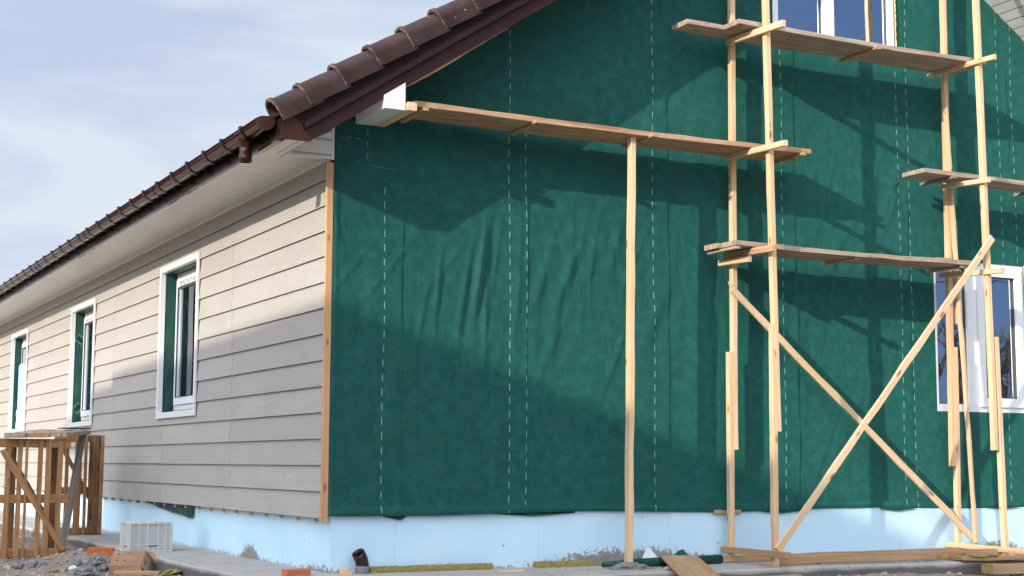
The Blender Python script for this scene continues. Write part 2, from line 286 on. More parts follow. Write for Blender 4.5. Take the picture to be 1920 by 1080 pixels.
# ------------------------------------------------------------ object helpers
WM = {}
def top(name, loc, label, cat, group=None, kind=None, mesh=None, rot=None):
    o = bpy.data.objects.new(name, mesh); S.collection.objects.link(o)
    m = Matrix.Translation(Vector(loc)) @ (rot.to_4x4() if rot is not None else Matrix())
    o.matrix_world = m; WM[o.name] = m
    if kind: o['kind'] = kind
    else:
        o['label'] = label; o['category'] = cat
    if label and kind: o['label'] = label
    if group: o['group'] = group
    return o
def mesh_of(name, V, F, mats, FM=None, smooth_=False):
    me = bpy.data.meshes.new(name); me.from_pydata([tuple(v) for v in V], [], F)
    for m in mats: me.materials.append(M[m])
    if FM is not None: me.polygons.foreach_set('material_index', FM)
    if smooth_: me.polygons.foreach_set('use_smooth', [True] * len(F))
    me.update(); return me
def part(name, V, F, mats, parent, m=None, FM=None, smooth_=False, label=None):
    """V are in the frame m (world frame if None); the part hangs under parent."""
    if isinstance(mats, str): mats = [mats]
    o = bpy.data.objects.new(name, mesh_of(name, V, F, mats, FM, smooth_)); S.collection.objects.link(o)
    mw = m if m is not None else Matrix()
    o.parent = parent; o.matrix_parent_inverse = Matrix(); o.matrix_basis = WM[parent.name].inverted() @ mw; WM[o.name] = mw
    if label: o['label'] = label
    return o
def thing(name, V, F, mats, label, cat, m=None, FM=None, smooth_=False, group=None, kind=None):
    if isinstance(mats, str): mats = [mats]
    me = mesh_of(name, V, F, mats, FM, smooth_)
    o = bpy.data.objects.new(name, me); S.collection.objects.link(o); mw = m if m is not None else Matrix()
    o.matrix_world = mw; WM[o.name] = mw
    if kind: o['kind'] = kind
    if label: o['label'] = label
    if not kind: o['category'] = cat
    elif cat and kind == 'stuff': o['category'] = cat
    if group: o['group'] = group
    return o
def box(x0, x1, y0, y1, z0, z1):
    V = [(x, y, z) for z in (z0, z1) for y in (y0, y1) for x in (x0, x1)]
    return V, [(0, 2, 3, 1), (4, 5, 7, 6), (0, 1, 5, 4), (2, 6, 7, 3), (0, 4, 6, 2), (1, 3, 7, 5)]
def cat(*gs):
    V, F = [], []
    for v, f in gs:
        n = len(V); V += list(v); F += [tuple(i + n for i in q) for q in f]
    return V, F
def ext(poly, axis, a, b):
    """extrude a 2-D polygon (in the two other axes) between a and b along axis"""
    def pt(p, h):
        p = list(p); p.insert(axis, h); return tuple(p)
    n = len(poly); V = [pt(p, a) for p in poly] + [pt(p, b) for p in poly]
    return V, [tuple(range(n - 1, -1, -1)), tuple(range(n, 2 * n))] + [(i, (i + 1) % n, (i + 1) % n + n, i + n) for i in range(n)]
def frame4(y0, y1, z0, z1, w, a, b, axis=0):
    """rectangular frame; members butt end to end"""
    def bx(p0, p1, q0, q1): return ext([(p0, q0), (p1, q0), (p1, q1), (p0, q1)], axis, a, b)
    return cat(bx(y0, y0 + w, z0, z1), bx(y1 - w, y1, z0, z1), bx(y0 + w, y1 - w, z0, z0 + w), bx(y0 + w, y1 - w, z1 - w, z1))
def timber_geo(Lg, w, t, wob=.0015, seed=0, taper=None, bow=0.0):
    """length along x, w along z, t along y; softly rounded arrises, slightly uneven"""
    r = random.Random(seed); n = max(2, int(Lg / .22)); c = min(.004, w * .12, t * .2); V = []; F = []
    for i in range(n + 1):
        s = i / n; x = Lg * s; dy = r.uniform(-wob, wob); dz = r.uniform(-wob, wob) + bow * math.sin(s * math.pi)
        k = 1.0
        if taper: k = taper[0] + (taper[1] - taper[0]) * s
        hw = w / 2 * k + r.uniform(-wob, wob) * .7; ht = t / 2 + r.uniform(-wob, wob) * .4
        for a, b_ in ((-1, -1), (1, -1), (1, 1), (-1, 1)):
            p = (a * ht, b_ * hw)
            q1 = (p[0] - a * c, p[1]); q2 = (p[0], p[1] - b_ * c)
            if a * b_ > 0: q1, q2 = q1, q2
            seq = (q2, q1) if a * b_ < 0 else (q1, q2)
            for q in seq: V.append((x, q[0] + dy, q[1] + dz))
    # order ring by angle so that it is a clean loop
    ring = sorted(range(8), key=lambda j: math.atan2(V[j][2], V[j][1]))
    V2 = []
    for i in range(n + 1): V2 += [V[i * 8 + j] for j in ring]
    for i in range(n):
        for j in range(8):
            a = i * 8 + j; b_ = i * 8 + (j + 1) % 8; F.append((a, b_, b_ + 8, a + 8))
    F.append(tuple(range(7, -1, -1))); F.append(tuple(n * 8 + j for j in range(8)))
    return V2, F
def fr_mat(p0, p1, up):
    p0 = Vector(p0); p1 = Vector(p1); x = (p1 - p0).normalized(); up = Vector(up); z = (up - x * up.dot(x)).normalized(); y = z.cross(x)
    m = Matrix((x, y, z)).transposed().to_4x4(); m.translation = p0; return m, (p1 - p0).length
SEED = [100]
def timber(name, parent, p0, p1, w, t, m='fresh', up=(0, 0, 1), nails=(), label=None, wob=.0015, taper=None, tl=None, bow=0.0):
    """w is measured along 'up', t across it"""
    SEED[0] += 1; mx_, Lg = fr_mat(p0, p1, up); g = timber_geo(Lg, w, t, wob, SEED[0], taper, bow); FM = [0] * len(g[1])
    ng = []
    for (s, side, h) in nails:   # nail heads: distance along, side (-1/+1 along local y), height
        y = side * (t / 2 + .001); ring = [(s + .0035 * math.cos(a), y, h + .0035 * math.sin(a)) for a in [k * math.pi / 3 for k in range(6)]]
        ng.append((ring, [tuple(range(6)) if side < 0 else tuple(range(5, -1, -1))]))
    if ng:
        k = len(g[1]); g = cat(g, *ng); FM = [0] * k + [1] * (len(g[1]) - k)
    if tl: return thing(name, g[0], g[1], [m, 'nail'], tl[0], tl[1], mx_, FM, group=tl[2] if len(tl) > 2 else None)
    return part(name, g[0], g[1], [m, 'nail'], parent, mx_, FM, label=label)
def tube(path, rad, n=14, cap=True, inner=None):
    V, F = [], []; P = [Vector(p) for p in path]
    prev = None
    for i, p in enumerate(P):
        d = (P[min(i + 1, len(P) - 1)] - P[max(i - 1, 0)]).normalized()
        a = Vector((0, 0, 1)) if abs(d.z) < .9 else Vector((1, 0, 0))
        if prev is not None: a = prev
        u = (a - d * a.dot(d)).normalized(); prev = u; v = d.cross(u); rr = rad[i] if isinstance(rad, (list, tuple)) else rad
        V += [tuple(p + u * rr * math.cos(2 * math.pi * k / n) + v * rr * math.sin(2 * math.pi * k / n)) for k in range(n)]
    for i in range(len(P) - 1):
        for k in range(n):
            a = i * n + k; b_ = i * n + (k + 1) % n; F.append((a, b_, b_ + n, a + n))
    if cap: F.append(tuple(range(n - 1, -1, -1))); F.append(tuple((len(P) - 1) * n + k for k in range(n)))
    return V, F
def vn(x, y, seed=0):
    """smooth value noise on numpy arrays, range 0..1"""
    rs = np.random.RandomState(seed); T = rs.rand(256, 256); xi = np.floor(x).astype(int); yi = np.floor(y).astype(int); fx = x - xi; fy = y - yi
    fx = fx * fx * (3 - 2 * fx); fy = fy * fy * (3 - 2 * fy); g = lambda a, b_: T[a % 256, b_ % 256]
    return (g(xi, yi) * (1 - fx) + g(xi + 1, yi) * fx) * (1 - fy) + (g(xi, yi + 1) * (1 - fx) + g(xi + 1, yi + 1) * fx) * fy
def fbm(x, y, seed=0, o=4):
    s = 0; a = .5
    for k in range(o): s = s + a * vn(x * 2 ** k, y * 2 ** k, seed + k); a *= .5
    return s
def grid_faces(nx, ny, mask=None):
    i, j = np.meshgrid(np.arange(nx - 1), np.arange(ny - 1), indexing='ij'); a = i * ny + j
    q = np.stack([a, a + ny, a + ny + 1, a + 1], -1).reshape(-1, 4)
    if mask is not None: q = q[mask.reshape(-1)]
    return [tuple(map(int, r)) for r in q]

# ------------------------------------------------------------ ground
xs = np.concatenate([[-500, -200, -90, -40, -20, -12, -8], np.arange(-5, 9.01, .045), [10, 12, 16, 24, 45, 90, 200, 500]])
ys = np.concatenate([[-500, -200, -90, -45, -25, -16, -12, -9, -6.5, -5], np.arange(-4, 15.5, .05), [16, 17, 19, 22, 27, 35, 50, 90, 200, 500]])
X, Y = np.meshgrid(xs, ys, indexing='ij')
Z = -.165 + .07 * fbm(X * 1.1, Y * 1.1, 3) + .06 * (fbm(X * 4, Y * 4, 9) - .5) + .045 * (fbm(X * 11, Y * 11, 19, 2) - .5)
def heap(cx, cy, h, r, sx=1.0, sy=1.0): 
    global Z; d = ((X - cx) / sx) ** 2 + ((Y - cy) / sy) ** 2; Z = Z + h * np.exp(-d / (r * r)) * (.65 + .7 * fbm(X * 6, Y * 6, 33))
heap(-.95, 4.2, .10, .45, 1, 1.8); heap(-1.0, 6.6, .08, .6); heap(-.75, 1.35, .06, .25, .8, 1.4); heap(-1.4, 7.6, .10, .9)
heap(4.4, -1.12, .085, .26, 4.0, .8); heap(3.6, -1.5, .05, .4); heap(-1.9, 5.6, .06, .6)
inside = (X > -.55) & (Y > -.6); Z = np.where(inside, np.minimum(Z, -.14), Z)
far = np.maximum(np.abs(X - 2), np.abs(Y - 4)); Z = np.where(far > 14, -.12, Z)
GZ = Z.copy(); GXS = xs.copy(); GYS = ys.copy()
gz_at = lambda x, y: float(GZ[int(np.clip(np.searchsorted(GXS, x), 0, len(GXS) - 1)), int(np.clip(np.searchsorted(GYS, y), 0, len(GYS) - 1))])
thing('ground', np.stack([X, Y, Z], -1).reshape(-1, 3).tolist(), grid_faces(len(xs), len(ys)), 'sand', None, None, smooth_=True, kind='structure')

# concrete apron round the house, an L in plan with a slightly ragged outer edge
def apron():
    outer = []; r = random.Random(5)
    for i in range(60): outer.append((-.67 - .03 * math.sin(i * .11) + r.uniform(-.012, .012) + .02 * math.sin(i * .7), 17.5 - i * .305))
    outer.append((-.64, -.45)); outer.append((-.50, -.80))
    for i in range(40): outer.append((-.3 + i * .3, -.86 + r.uniform(-.015, .015) + .03 * math.sin(i * .9)))
    inner = [(.06, 17.5)] + [(.06, 17.5 - (i + 1) * .305) for i in range(59)] + [(.06, .06), (.06, .06)] + [(max(.06, -.3 + i * .3), .06) for i in range(40)]
    V = []; F = []
    for (o, i) in zip(outer, inner):
        e = r.uniform(-.004, .004); V += [(o[0], o[1], -.35), (o[0], o[1], -.012 + e), (o[0] + (.012 if o[0] < -.4 else 0), o[1] + (.012 if o[0] >= -.4 else 0), e), (i[0], i[1], .008)]
    n = len(outer)
    for k in range(n - 1):
        a = k * 4
        for j in range(3): F.append((a + j, a + 4 + j, a + 5 + j, a + 1 + j))
    return V, F
av, af = apron()
thing('concrete_path', av, af, 'concrete', None, None, kind='structure')

# ------------------------------------------------------------ the house
HL = 24.0; TH = math.atan(.665)
zu = lambda x: 3.14 + .665 * (x + .437)            # underside of the rake
zr = lambda x: 3.26 + .665 * (x + .67)             # foot of the verge tiles
RX = 4.9; WX = 9.8
house = top('house', (0, 0, 0), 'unfinished house with beige board siding, green wrapped gable, brown roof and blue base', 'house')
v, f = cat(ext([(.0, 0.0), (.0, HL), (.1, HL), (.1, 0.1), (WX, .1), (WX, 0.0)], 2, -.3, .52))
part('foundation', v, f, 'foam', house)
# closed shell behind the claddings, with openings for the windows
SW = [(3.60, 5.10), (8.38, 9.88), (13.30, 14.80)]; SZ = (1.28, 2.88)
def wall_cells(cuts_a, cuts_z, holes, axis, a, b):
    gs = []; A = sorted(cuts_a); Zs = sorted(cuts_z)
    for i in range(len(A) - 1):
        for j in range(len(Zs) - 1):
            ca = (A[i] + A[i + 1]) / 2; cz = (Zs[j] + Zs[j + 1]) / 2
            if any(h[0] < ca < h[1] and h[2] < cz < h[3] for h in holes): continue
            gs.append(ext([(A[i], Zs[j]), (A[i + 1], Zs[j]), (A[i + 1], Zs[j + 1]), (A[i], Zs[j + 1])], axis, a, b))
    return cat(*gs)
holes = [(y0 + .06, y1 - .06, 1.34, 2.82) for y0, y1 in SW]
ca = [0.11, HL] + [h[0] for h in holes] + [h[1] for h in holes]
v, f = wall_cells(ca, [.5, 1.34, 2.82, 3.3], holes, 0, -.028, .0)
part('side_wall', v, f, 'memb2', house)
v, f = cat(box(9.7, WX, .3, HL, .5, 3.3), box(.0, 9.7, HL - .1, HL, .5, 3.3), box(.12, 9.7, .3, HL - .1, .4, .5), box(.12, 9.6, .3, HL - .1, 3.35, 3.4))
part('inner_shell', v, f, 'inside', house)

# siding: lapped boards cut round the windows
sv = []; CZ = .1995
cuts = [2.50, 4.95, 7.32, 9.78, 12.15, 14.6, 17.0, 19.4, 21.8]
def lap(y0, y1, z0, z1, zb):
    """board between heights z0..z1; zb is the foot of its course (where it stands proudest)"""
    px_ = lambda z: -.061 + (z - zb) / .22 * .019
    return ext([(px_(z0), z0), (px_(z1), z1), (px_(z1) + .006, z1), (px_(z0) + .014, z0)], 1, y0, y1)
rs = random.Random(11)
for k in range(14):
    zb = .415 + CZ * k; zt = min(zb + .222, 3.19)
    js = [0.0 + rs.uniform(.0, .012)] + [c + rs.uniform(-.004, .004) - (.05 if k < 8 else 0) + (.02 * (k % 2)) for c in cuts] + [HL]
    for a, b_ in zip(js[:-1], js[1:]):
        segs = [(a + .0018, b_ - .0018)]
        for (wy0, wy1) in SW:
            wy0 += .03; wy1 -= .03; ns = []
            for s0, s1 in segs:
                if s1 <= wy0 or s0 >= wy1 or zt <= 1.31 or zb >= 2.85: ns.append((s0, s1)); continue
                if s0 < wy0: ns.append((s0, wy0))
                if s1 > wy1: ns.append((wy1, s1))
                m0, m1 = max(s0, wy0), min(s1, wy1)
                if zb < 1.31 < zt: sv.append(lap(m0, m1, zb, 1.31, zb))
                if zb < 2.85 < zt: sv.append(lap(m0, m1, 2.85, zt, zb))
            segs = ns
        for s0, s1 in segs: sv.append(lap(s0, s1, zb + rs.uniform(-.0015, .0015), zt, zb))
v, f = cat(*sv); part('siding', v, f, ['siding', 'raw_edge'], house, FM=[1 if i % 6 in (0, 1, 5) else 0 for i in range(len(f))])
# brown metal starter edges seen in the laps' ends at the corner, and the pine strip covering them
timber('corner_strip', house, (-.060, -.016, .395), (-.060, -.016, 3.125), .058, .030, 'strip', up=(1, 0, 0), nails=[(.03, 1, .012), (.03, 1, -.012), (1.0, 1, 0), (1.95, 1, .01), (2.6, 1, .015), (2.66, 1, -.012), (2.63, 1, .0)])
v, f = box(-.075, -.034, -.002, .012, .415, 3.13); part('corner_flashing', v, f, 'bracket', house)
i = 0
b0 = None
for i in range(40):
    y = .30 + i * .41
    g = box(-.034, -.002, -.022, .022, -.025, .03); mloc = Matrix.Translation((0, y, .405))
    if b0 is None:
        b0 = part('batten_end', g[0], g[1], 'fresh', house, mloc)
    else:
        c = b0.copy(); S.collection.objects.link(c); c.parent = house; c.matrix_basis = mloc; WM[c.name] = mloc

# loose torn membrane hanging under the siding
r = random.Random(3); pts = []
n = 26; V = []; F = []
for i in range(n):
    s = i / (n - 1); y = 3.75 + s * 1.85; d = (.115 * (1 - s) ** .8 + .004) * (1 if s > .02 else .9) + r.uniform(-.006, .006); V += [(-.022 + .004 * math.sin(i), y, .43), (-.026 + .006 * math.sin(i * 1.7), y, .405 - d)]
for i in range(n - 1): F.append((2 * i, 2 * i + 1, 2 * i + 3, 2 * i + 2))
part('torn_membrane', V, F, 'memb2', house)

# gable membrane: a fine sheet with its folds, seams and hem modelled
gx = np.concatenate([np.arange(-.034, 7.5, .0135), np.arange(7.6, 9.81, .1)] + [np.arange(q - .014, q + .014, .0028) for q in (.55, 1.655, 3.024, 4.394, 5.725, 7.06)]); gx = np.unique(np.round(gx, 4)); gz = np.concatenate([np.arange(.435, 5.5, .0150), np.arange(5.55, 6.9, .05)])
X, Z = np.meshgrid(gx, gz, indexing='ij'); D = np.zeros_like(X)
seams = [.55, 1.655, 3.024, 4.394, 5.725, 7.06]
for s in seams:
    sx = s + .006 * np.sin(Z * 2.1 + s) + .004 * np.sin(Z * 7 + s * 3)
    D += .0085 / (1 + np.exp(np.clip((X - sx) / .0012, -60, 60))) - .004; D += .004 * np.exp(-((X - sx + .03) / .03) ** 2) * vn(Z * 4, X * 0 + s, 5)
rr = np.random.RandomState(4)
def fold(cx, cz, ln, slope, w, a, curve=0.0):
    global D; dz = Z - cz; xc = cx + slope * dz + curve * dz * dz; env = np.exp(-(np.abs(dz) / (ln * .5)) ** 2.6)
    w = w * 1.5; a = a * 1.35; e = (X - xc) / w; D += a * env * np.exp(-e * e) - .35 * a * env * np.exp(-((e - 2.0) / 1.3) ** 2)
for i in range(16): fold(rr.uniform(.7, 1.62), rr.uniform(1.7, 2.6), rr.uniform(.45, 1.1), rr.uniform(.02, .22), rr.uniform(.012, .03), rr.uniform(.003, .0085), rr.uniform(-.1, .15))
for i in range(16): fold(rr.uniform(1.72, 3.0), rr.uniform(1.6, 2.7), rr.uniform(.35, .9), rr.uniform(.05, .5), rr.uniform(.014, .034), rr.uniform(.003, .008), rr.uniform(-.2, .4))
for i in range(16): fold(rr.uniform(3.05, 4.35), rr.uniform(1.0, 3.0), rr.uniform(.4, 1.3), rr.uniform(-.05, .18), rr.uniform(.015, .035), rr.uniform(.0025, .006), rr.uniform(-.1, .2))
for i in range(34): fold(rr.uniform(4.4, 5.7), rr.uniform(.7, 3.6), rr.uniform(.3, 1.0), rr.uniform(-.1, .6), rr.uniform(.015, .035), rr.uniform(.003, .0075), rr.uniform(-.3, .5))
for i in range(14): fold(rr.uniform(5.7, 7.3), rr.uniform(2.8, 5.3), rr.uniform(.4, 1.2), rr.uniform(-.15, .15), rr.uniform(.015, .035), rr.uniform(.003, .007))
for i in range(10): fold(rr.uniform(2.2, 5.6), rr.uniform(3.3, 4.8), rr.uniform(.4, 1.0), rr.uniform(-.1, .4), rr.uniform(.02, .04), rr.uniform(.002, .005))
fold(7.03, 4.4, 1.2, -.05, .02, .014); fold(1.07, 2.15, .9, .16, .020, .013, .1); fold(1.20, 2.3, .8, .12, .022, .011); fold(1.95, 2.2, .9, .33, .024, .011, .3); fold(.95, 1.2, 1.1, .05, .05, .007)
for s in (0.05, .35, .8):
    fold(s + .1, 2.35, .5, .8, .02, .004)
Xw = X + .35 * Z * (vn(X * .6, Z * .5, 61) - .35) + .10 * fbm(X * 1.5, Z * 1.5, 63)
amp_ = .35 + 1.0 * vn(X * .9 + 3, Z * .8, 71)
D += amp_ * (.0190 * (fbm(Xw * 8.0, Z * .8, 81, 2) - .4) + .0080 * (fbm(Xw * 19.0, Z * 1.6, 83, 2) - .4))
D += .016 * (fbm(X * 1.3, Z * 1.1, 21) - .45) + .0075 * (fbm(X * 6, Z * 2.6, 41) - .45)
D += .011 * np.exp(-((Z - .462) / .022) ** 2) + .004 * (Z < .492) + .012 * np.exp(-((X + .01) / .02) ** 2)
Yd = -.012 - D; Yd = np.minimum(Yd, -.002)
hem = .010 * np.sin(X * 2.2) + .012 * np.maximum(0, vn(X * 1.4, X * 0, 77) - .55); Zd = np.where(Z < .47, Z - hem, Z)
cx, cz = (X[:-1, :-1] + X[1:, 1:]) / 2, (Z[:-1, :-1] + Z[1:, 1:]) / 2
GH = [(6.03, 7.19, 1.335, 2.78), (4.18, 5.62, 4.70, 6.3)]
roofline = np.where(cx < RX, zu(cx) + .08, zu(2 * RX - cx) + .01 * np.sin(cx * 23))
mask = cz < roofline
for h in GH: mask &= ~((cx > h[0]) & (cx < h[1]) & (cz > h[2]) & (cz < h[3]))
me_o = part('membrane', np.stack([X, Yd, Zd], -1).reshape(-1, 3).tolist(), grid_faces(len(gx), len(gz), mask), 'membrane', house, smooth_=True)
# flaps below the hem, and the patch by the eave
def flap(x0, x1, d, name='membrane_flap', skew=.5):
    n = 9; V = []; F = []
    for i in range(n):
        s = i / (n - 1); h = (s / skew if s < skew else (1 - s) / (1 - skew)); V += [(x0 + (x1 - x0) * s, -.006, .45), (x0 + (x1 - x0) * s, -.020, .432 - d * h)]
    for i in range(n - 1): F.append((2 * i, 2 * i + 1, 2 * i + 3, 2 * i + 2))
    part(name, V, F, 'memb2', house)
flap(.38, .62, .042, skew=.8); flap(1.35, 2.1, .022); flap(3.9, 4.5, .03, skew=.4); flap(5.3, 5.7, .02); flap(6.6, 7.0, .016)
V = [(-.03, -.030, 3.105), (.25, -.030, 3.115), (.50, -.030, 3.105), (.50, -.029, 3.125), (.262, -.032, 3.13), (.258, -.034, 3.52), (-.03, -.034, 3.38)]
part('membrane_patch', V, [(0, 1, 4, 5, 6), (1, 2, 3, 4)], 'membrane', house)
def dash(a, b_, n, w=.003, y=-.038):
    a = Vector(a); b_ = Vector(b_); d = (b_ - a); p = Vector((-d.y, d.x)).normalized() * w
    for i in range(n):
        q0 = a + d * (i / n); q1 = a + d * ((i + .55) / n)
        part('printed_dash', [(q0.x + p.x, y, q0.y + p.y), (q0.x - p.x, y, q0.y - p.y), (q1.x - p.x, y, q1.y - p.y), (q1.x + p.x, y, q1.y + p.y)], [(0, 1, 2, 3)], 'faint', house)
dash((.0, 3.335), (.2, 3.33), 3); dash((.235, 3.42), (.235, 3.12), 3)
V = [(.250, -.0385, 3.45), (.252, -.0385, 3.45), (.258, -.0385, 3.132), (.49, -.0385, 3.112), (.49, -.0385, 3.110), (.256, -.0385, 3.129)]
part('stitched_seam', V, [(0, 1, 2, 5), (5, 2, 3, 4)], 'faint', house)

# ---- roof body and tiles
def slab(side):
    s = 1 if side > 0 else -1; X_ = lambda x: x if side > 0 else 2 * RX - x
    P = [(X_(-.60), zu(-.44) + .03), (X_(-.60), zr(-.60) - .02), (RX, zr(RX) - .02), (RX, zu(RX) + .03), (X_(-.42), zu(-.42) + .03)]
    return ext([(p[0], p[1]) for p in P], 1, -.555, HL + .5)
v, f = cat(slab(1), slab(-1)); part('roof_deck', v, f, 'bracket', house)
sl_n = np.arange(0, 20); y_ = np.arange(-.5, HL + .5, .03)
sv_ = []
for k in range(20):
    sv_ += [(k * .335, .028), (k * .335 + .33, .002)]
sv_ = np.array(sv_)
for nm, sgn in (('roof_tiles', 1), ('roof_tiles', -1)):
    yy = y_ if sgn > 0 else np.arange(-.5, HL + .5, .1)
    Sg, Yg = np.meshgrid(sv_[:, 0], yy, indexing='ij'); Hh, _ = np.meshgrid(sv_[:, 1], yy, indexing='ij')
    ph = (Yg / .30) % 1.0; prof = .048 * np.where(ph < .62, np.sin(ph / .62 * math.pi) ** .8, 0) + Hh
    xx = -.715 + Sg * math.cos(TH) - prof * math.sin(TH); zz = zr(-.715) + .0 + Sg * math.sin(TH) + prof * math.cos(TH)
    xx2 = xx if sgn > 0 else 2 * RX - xx
    fs = grid_faces(len(sv_), len(yy))
    if sgn < 0: fs = [q[::-1] for q in fs]
    k = len(yy); V = np.stack([xx2, Yg, zz], -1).reshape(-1, 3).tolist(); base = len(V)
    V += [(a[0] - .0 * sgn, a[1], a[2] - .018) for a in V[:k]]; F = fs + [(i, i + 1, base + i + 1, base + i) for i in range(k - 1)]
    part(nm, V, F, 'tile', house, smooth_=False)
g = tube([(RX, -.60, zr(RX) + .03), (RX, HL + .5, zr(RX) + .03)], .12, 12); part('ridge_cap', g[0], g[1], 'tile', house)
# verge tiles: one lofted half barrel, copied up both rakes
def verge_geo():
    V = []; F = []; FM = []; prof = [(-.705, -.030), (-.706, .015), (-.704, .055)] + [(-.607 + .097 * math.cos(a), .062 + .088 * math.sin(a)) for a in [math.pi * (1 - j / 9) for j in range(10)]] + [(-.508, .03)]
    st = [(0, .020, 1.045), (.006, .024, 1.06), (.030, .023, 1.055), (.040, .016, 1.02), (.20, .008, 1.0), (.350, -.004, .975)]; n = len(prof)
    for (s, dn, k) in st:
        for (y, h) in prof: V.append((s, -.607 + (y + .607) * k, h * k + dn))
    m = len(st)
    for i in range(m - 1):
        for j in range(n - 1):
            a = i * n + j; F.append((a, a + n, a + n + 1, a + 1)); FM.append(1 if i == 0 or (i in (1, 2) and False) else 0)
    b_ = len(V)
    for (s, dn, k) in (st[0], st[-1]):
        for (y, h) in prof: V.append((s, -.607 + (y + .607) * (k - .12), (h + .03) * (k - .10) - .03 + dn))
    for j in range(n - 1):
        F.append((j, j + 1, b_ + j + 1, b_ + j)); FM.append(1)
        F.append((b_ + j, b_ + j + 1, b_ + n + j + 1, b_ + n + j)); FM.append(0)
    return V, F, FM
vV, vF, vM = verge_geo(); first = None
for sgn in (1, -1):
    for k in range(18):
        s = (.075 if k == 0 else .315 + .320 * (k - 1)); jit = R.uniform(-.004, .004)
        if sgn > 0:
            xd = Vector((math.cos(TH), 0, math.sin(TH))); zd = Vector((-math.sin(TH), 0, math.cos(TH))); org = Vector((-.735, jit, zr(-.735))) + xd * s; yd = zd.cross(xd)
            mw = Matrix((xd, yd, zd)).transposed().to_4x4()
        else:
            mw = None; xd = Vector((-math.cos(TH), 0, math.sin(TH))); zd = Vector((math.sin(TH), 0, math.cos(TH))); yd = Vector((0, 1, 0)); org = Vector((2 * RX + .735, jit, zr(-.735))) + xd * s
            mw = Matrix((xd, yd, zd)).transposed().to_4x4()
        mw.translation = org
        if first is None: first = part('verge_tile', vV, vF, ['tile', 'tile_edge'], house, mw, vM, smooth_=False)
        else:
            c = first.copy(); S.collection.objects.link(c); c.parent = house; c.matrix_basis = mw; WM[c.name] = mw
for p_, ob in [(None, first)]:
    ob.data.polygons.foreach_set('use_smooth', [len(p.vertices) == 4 and ob.data.materials[p.material_index].name != 'worn tile lip' for p in ob.data.polygons])

# rake boards (the left one seen from outside, the right one seen along its underside)
def rake(sgn):
    Xf = (lambda x: x) if sgn > 0 else (lambda x: 2 * RX - x)
    lo = [(-.655, 3.14), (-.437, 3.14), (RX, zu(RX)), (RX, zu(RX) + .17), (-.655, zu(-.655) + .17 + .02)]
    up = [(-.650, zu(-.65) + .12), (RX, zu(RX) + .12), (RX, zr(RX) + .02), (-.650, zr(-.65) + .02)]
    q = cat(ext([(Xf(a), b_) for a, b_ in lo], 1, -.606, -.592), ext([(Xf(a), b_) for a, b_ in up], 1, -.589, -.57))
    part('rake_board', q[0], q[1], 'fascia', house)
    gs = []
    for i in range(7):
        x0 = -.49 + i * .86; x1 = min(x0 + .88, RX); o = .003 * (i % 2)
        gs.append(ext([(Xf(x0), zu(x0) + .118 + o), (Xf(x1), zu(x1) + .118 + o), (Xf(x1), zu(x1) + .166 + o), (Xf(x0), zu(x0) + .166 + o)], 1, -.650 - o, -.606))
        gs.append(ext([(Xf(x0 + .03), zu(x0 + .03) + .168 + o), (Xf(x1), zu(x1) + .168 + o), (Xf(x1), zu(x1) + .185 + o), (Xf(x0 + .03), zu(x0 + .03) + .185 + o)], 1, -.618 - o, -.607))
    q = cat(*gs); part('rake_flashing', q[0], q[1], 'fascia', house)
rake(1); rake(-1)
# soffits
v, f = box(-.625, -.030, .02, HL, 3.165, 3.18); part('eave_soffit', v, f, 'soffit', house)
v, f = box(-.640, -.42, -.588, -.01, 3.150, 3.165); part('eave_soffit_return', v, f, 'soffit_front', house)
v, f = cat(box(-.625, -.030, -.010, .02, 3.150, 3.185), box(-.070, -.030, .02, HL, 3.148, 3.168), box(-.64, -.615, .02, HL, 3.140, 3.166)); part('soffit_trim', v, f, 'white', house)
v, f = ext([(-.45, 3.152), (-.055, 3.152), (-.055, 3.375)], 1, -.03, -.015); part('eave_end_panel', v, f, 'soffit_end', house)
v, f = box(-.055, -.036, -.036, -.010, 3.145, 3.40); part('eave_corner_trim', v, f, 'white', house)
for sgn in (1, -1):
    Xf = (lambda x: x) if sgn > 0 else (lambda x: 2 * RX - x)
    a = -.44 if sgn > 0 else -.6
    v, f = ext([(Xf(a), zu(a)), (RX, zu(RX)), (RX, zu(RX) + .012), (Xf(a), zu(a) + .012)], 1, -.588, .05)
    part('rake_soffit', v, f, 'soffit_r', house)
V = []; r = random.Random(8)
for i in range(26):
    x = .30 + i * .035; V += [(x, -.585, zu(x) - .002), (x, -.585, zu(x) - .002 - .018 * math.sin(min(1, i / 16) * math.pi * .9) ** .6 * (1 if i < 20 else .5) - r.uniform(0, .004))]
F = [(2 * i, 2 * i + 1, 2 * i + 3, 2 * i + 2) for i in range(25)]; n = len(V); V += [(x, y + .02, z) for x, y, z in V]; F += [tuple(q + n for q in reversed(f_)) for f_ in F] + [(2 * i + 1, n + 2 * i + 1, n + 2 * i + 3, 2 * i + 3) for i in range(25)]
part('rake_batten', V, F, 'strip', house)
# white clad beam end poking out under the left rake
v, f = ext([(.135, 3.448), (.300, 3.448), (.300, zu(.30) + .03), (.135, zu(.135) + .03)], 1, -.630, -.02); part('clad_beam_end', v, f, 'white', house)
# eave fascia
v, f = box(-.655, -.642, -.585, HL, 3.135, 3.30); part('eave_fascia', v, f, 'shaded_fascia', house)
v, f = box(-.668, -.656, -.56, HL, 3.128, 3.150); part('fascia_drip', v, f, 'gutter', house)
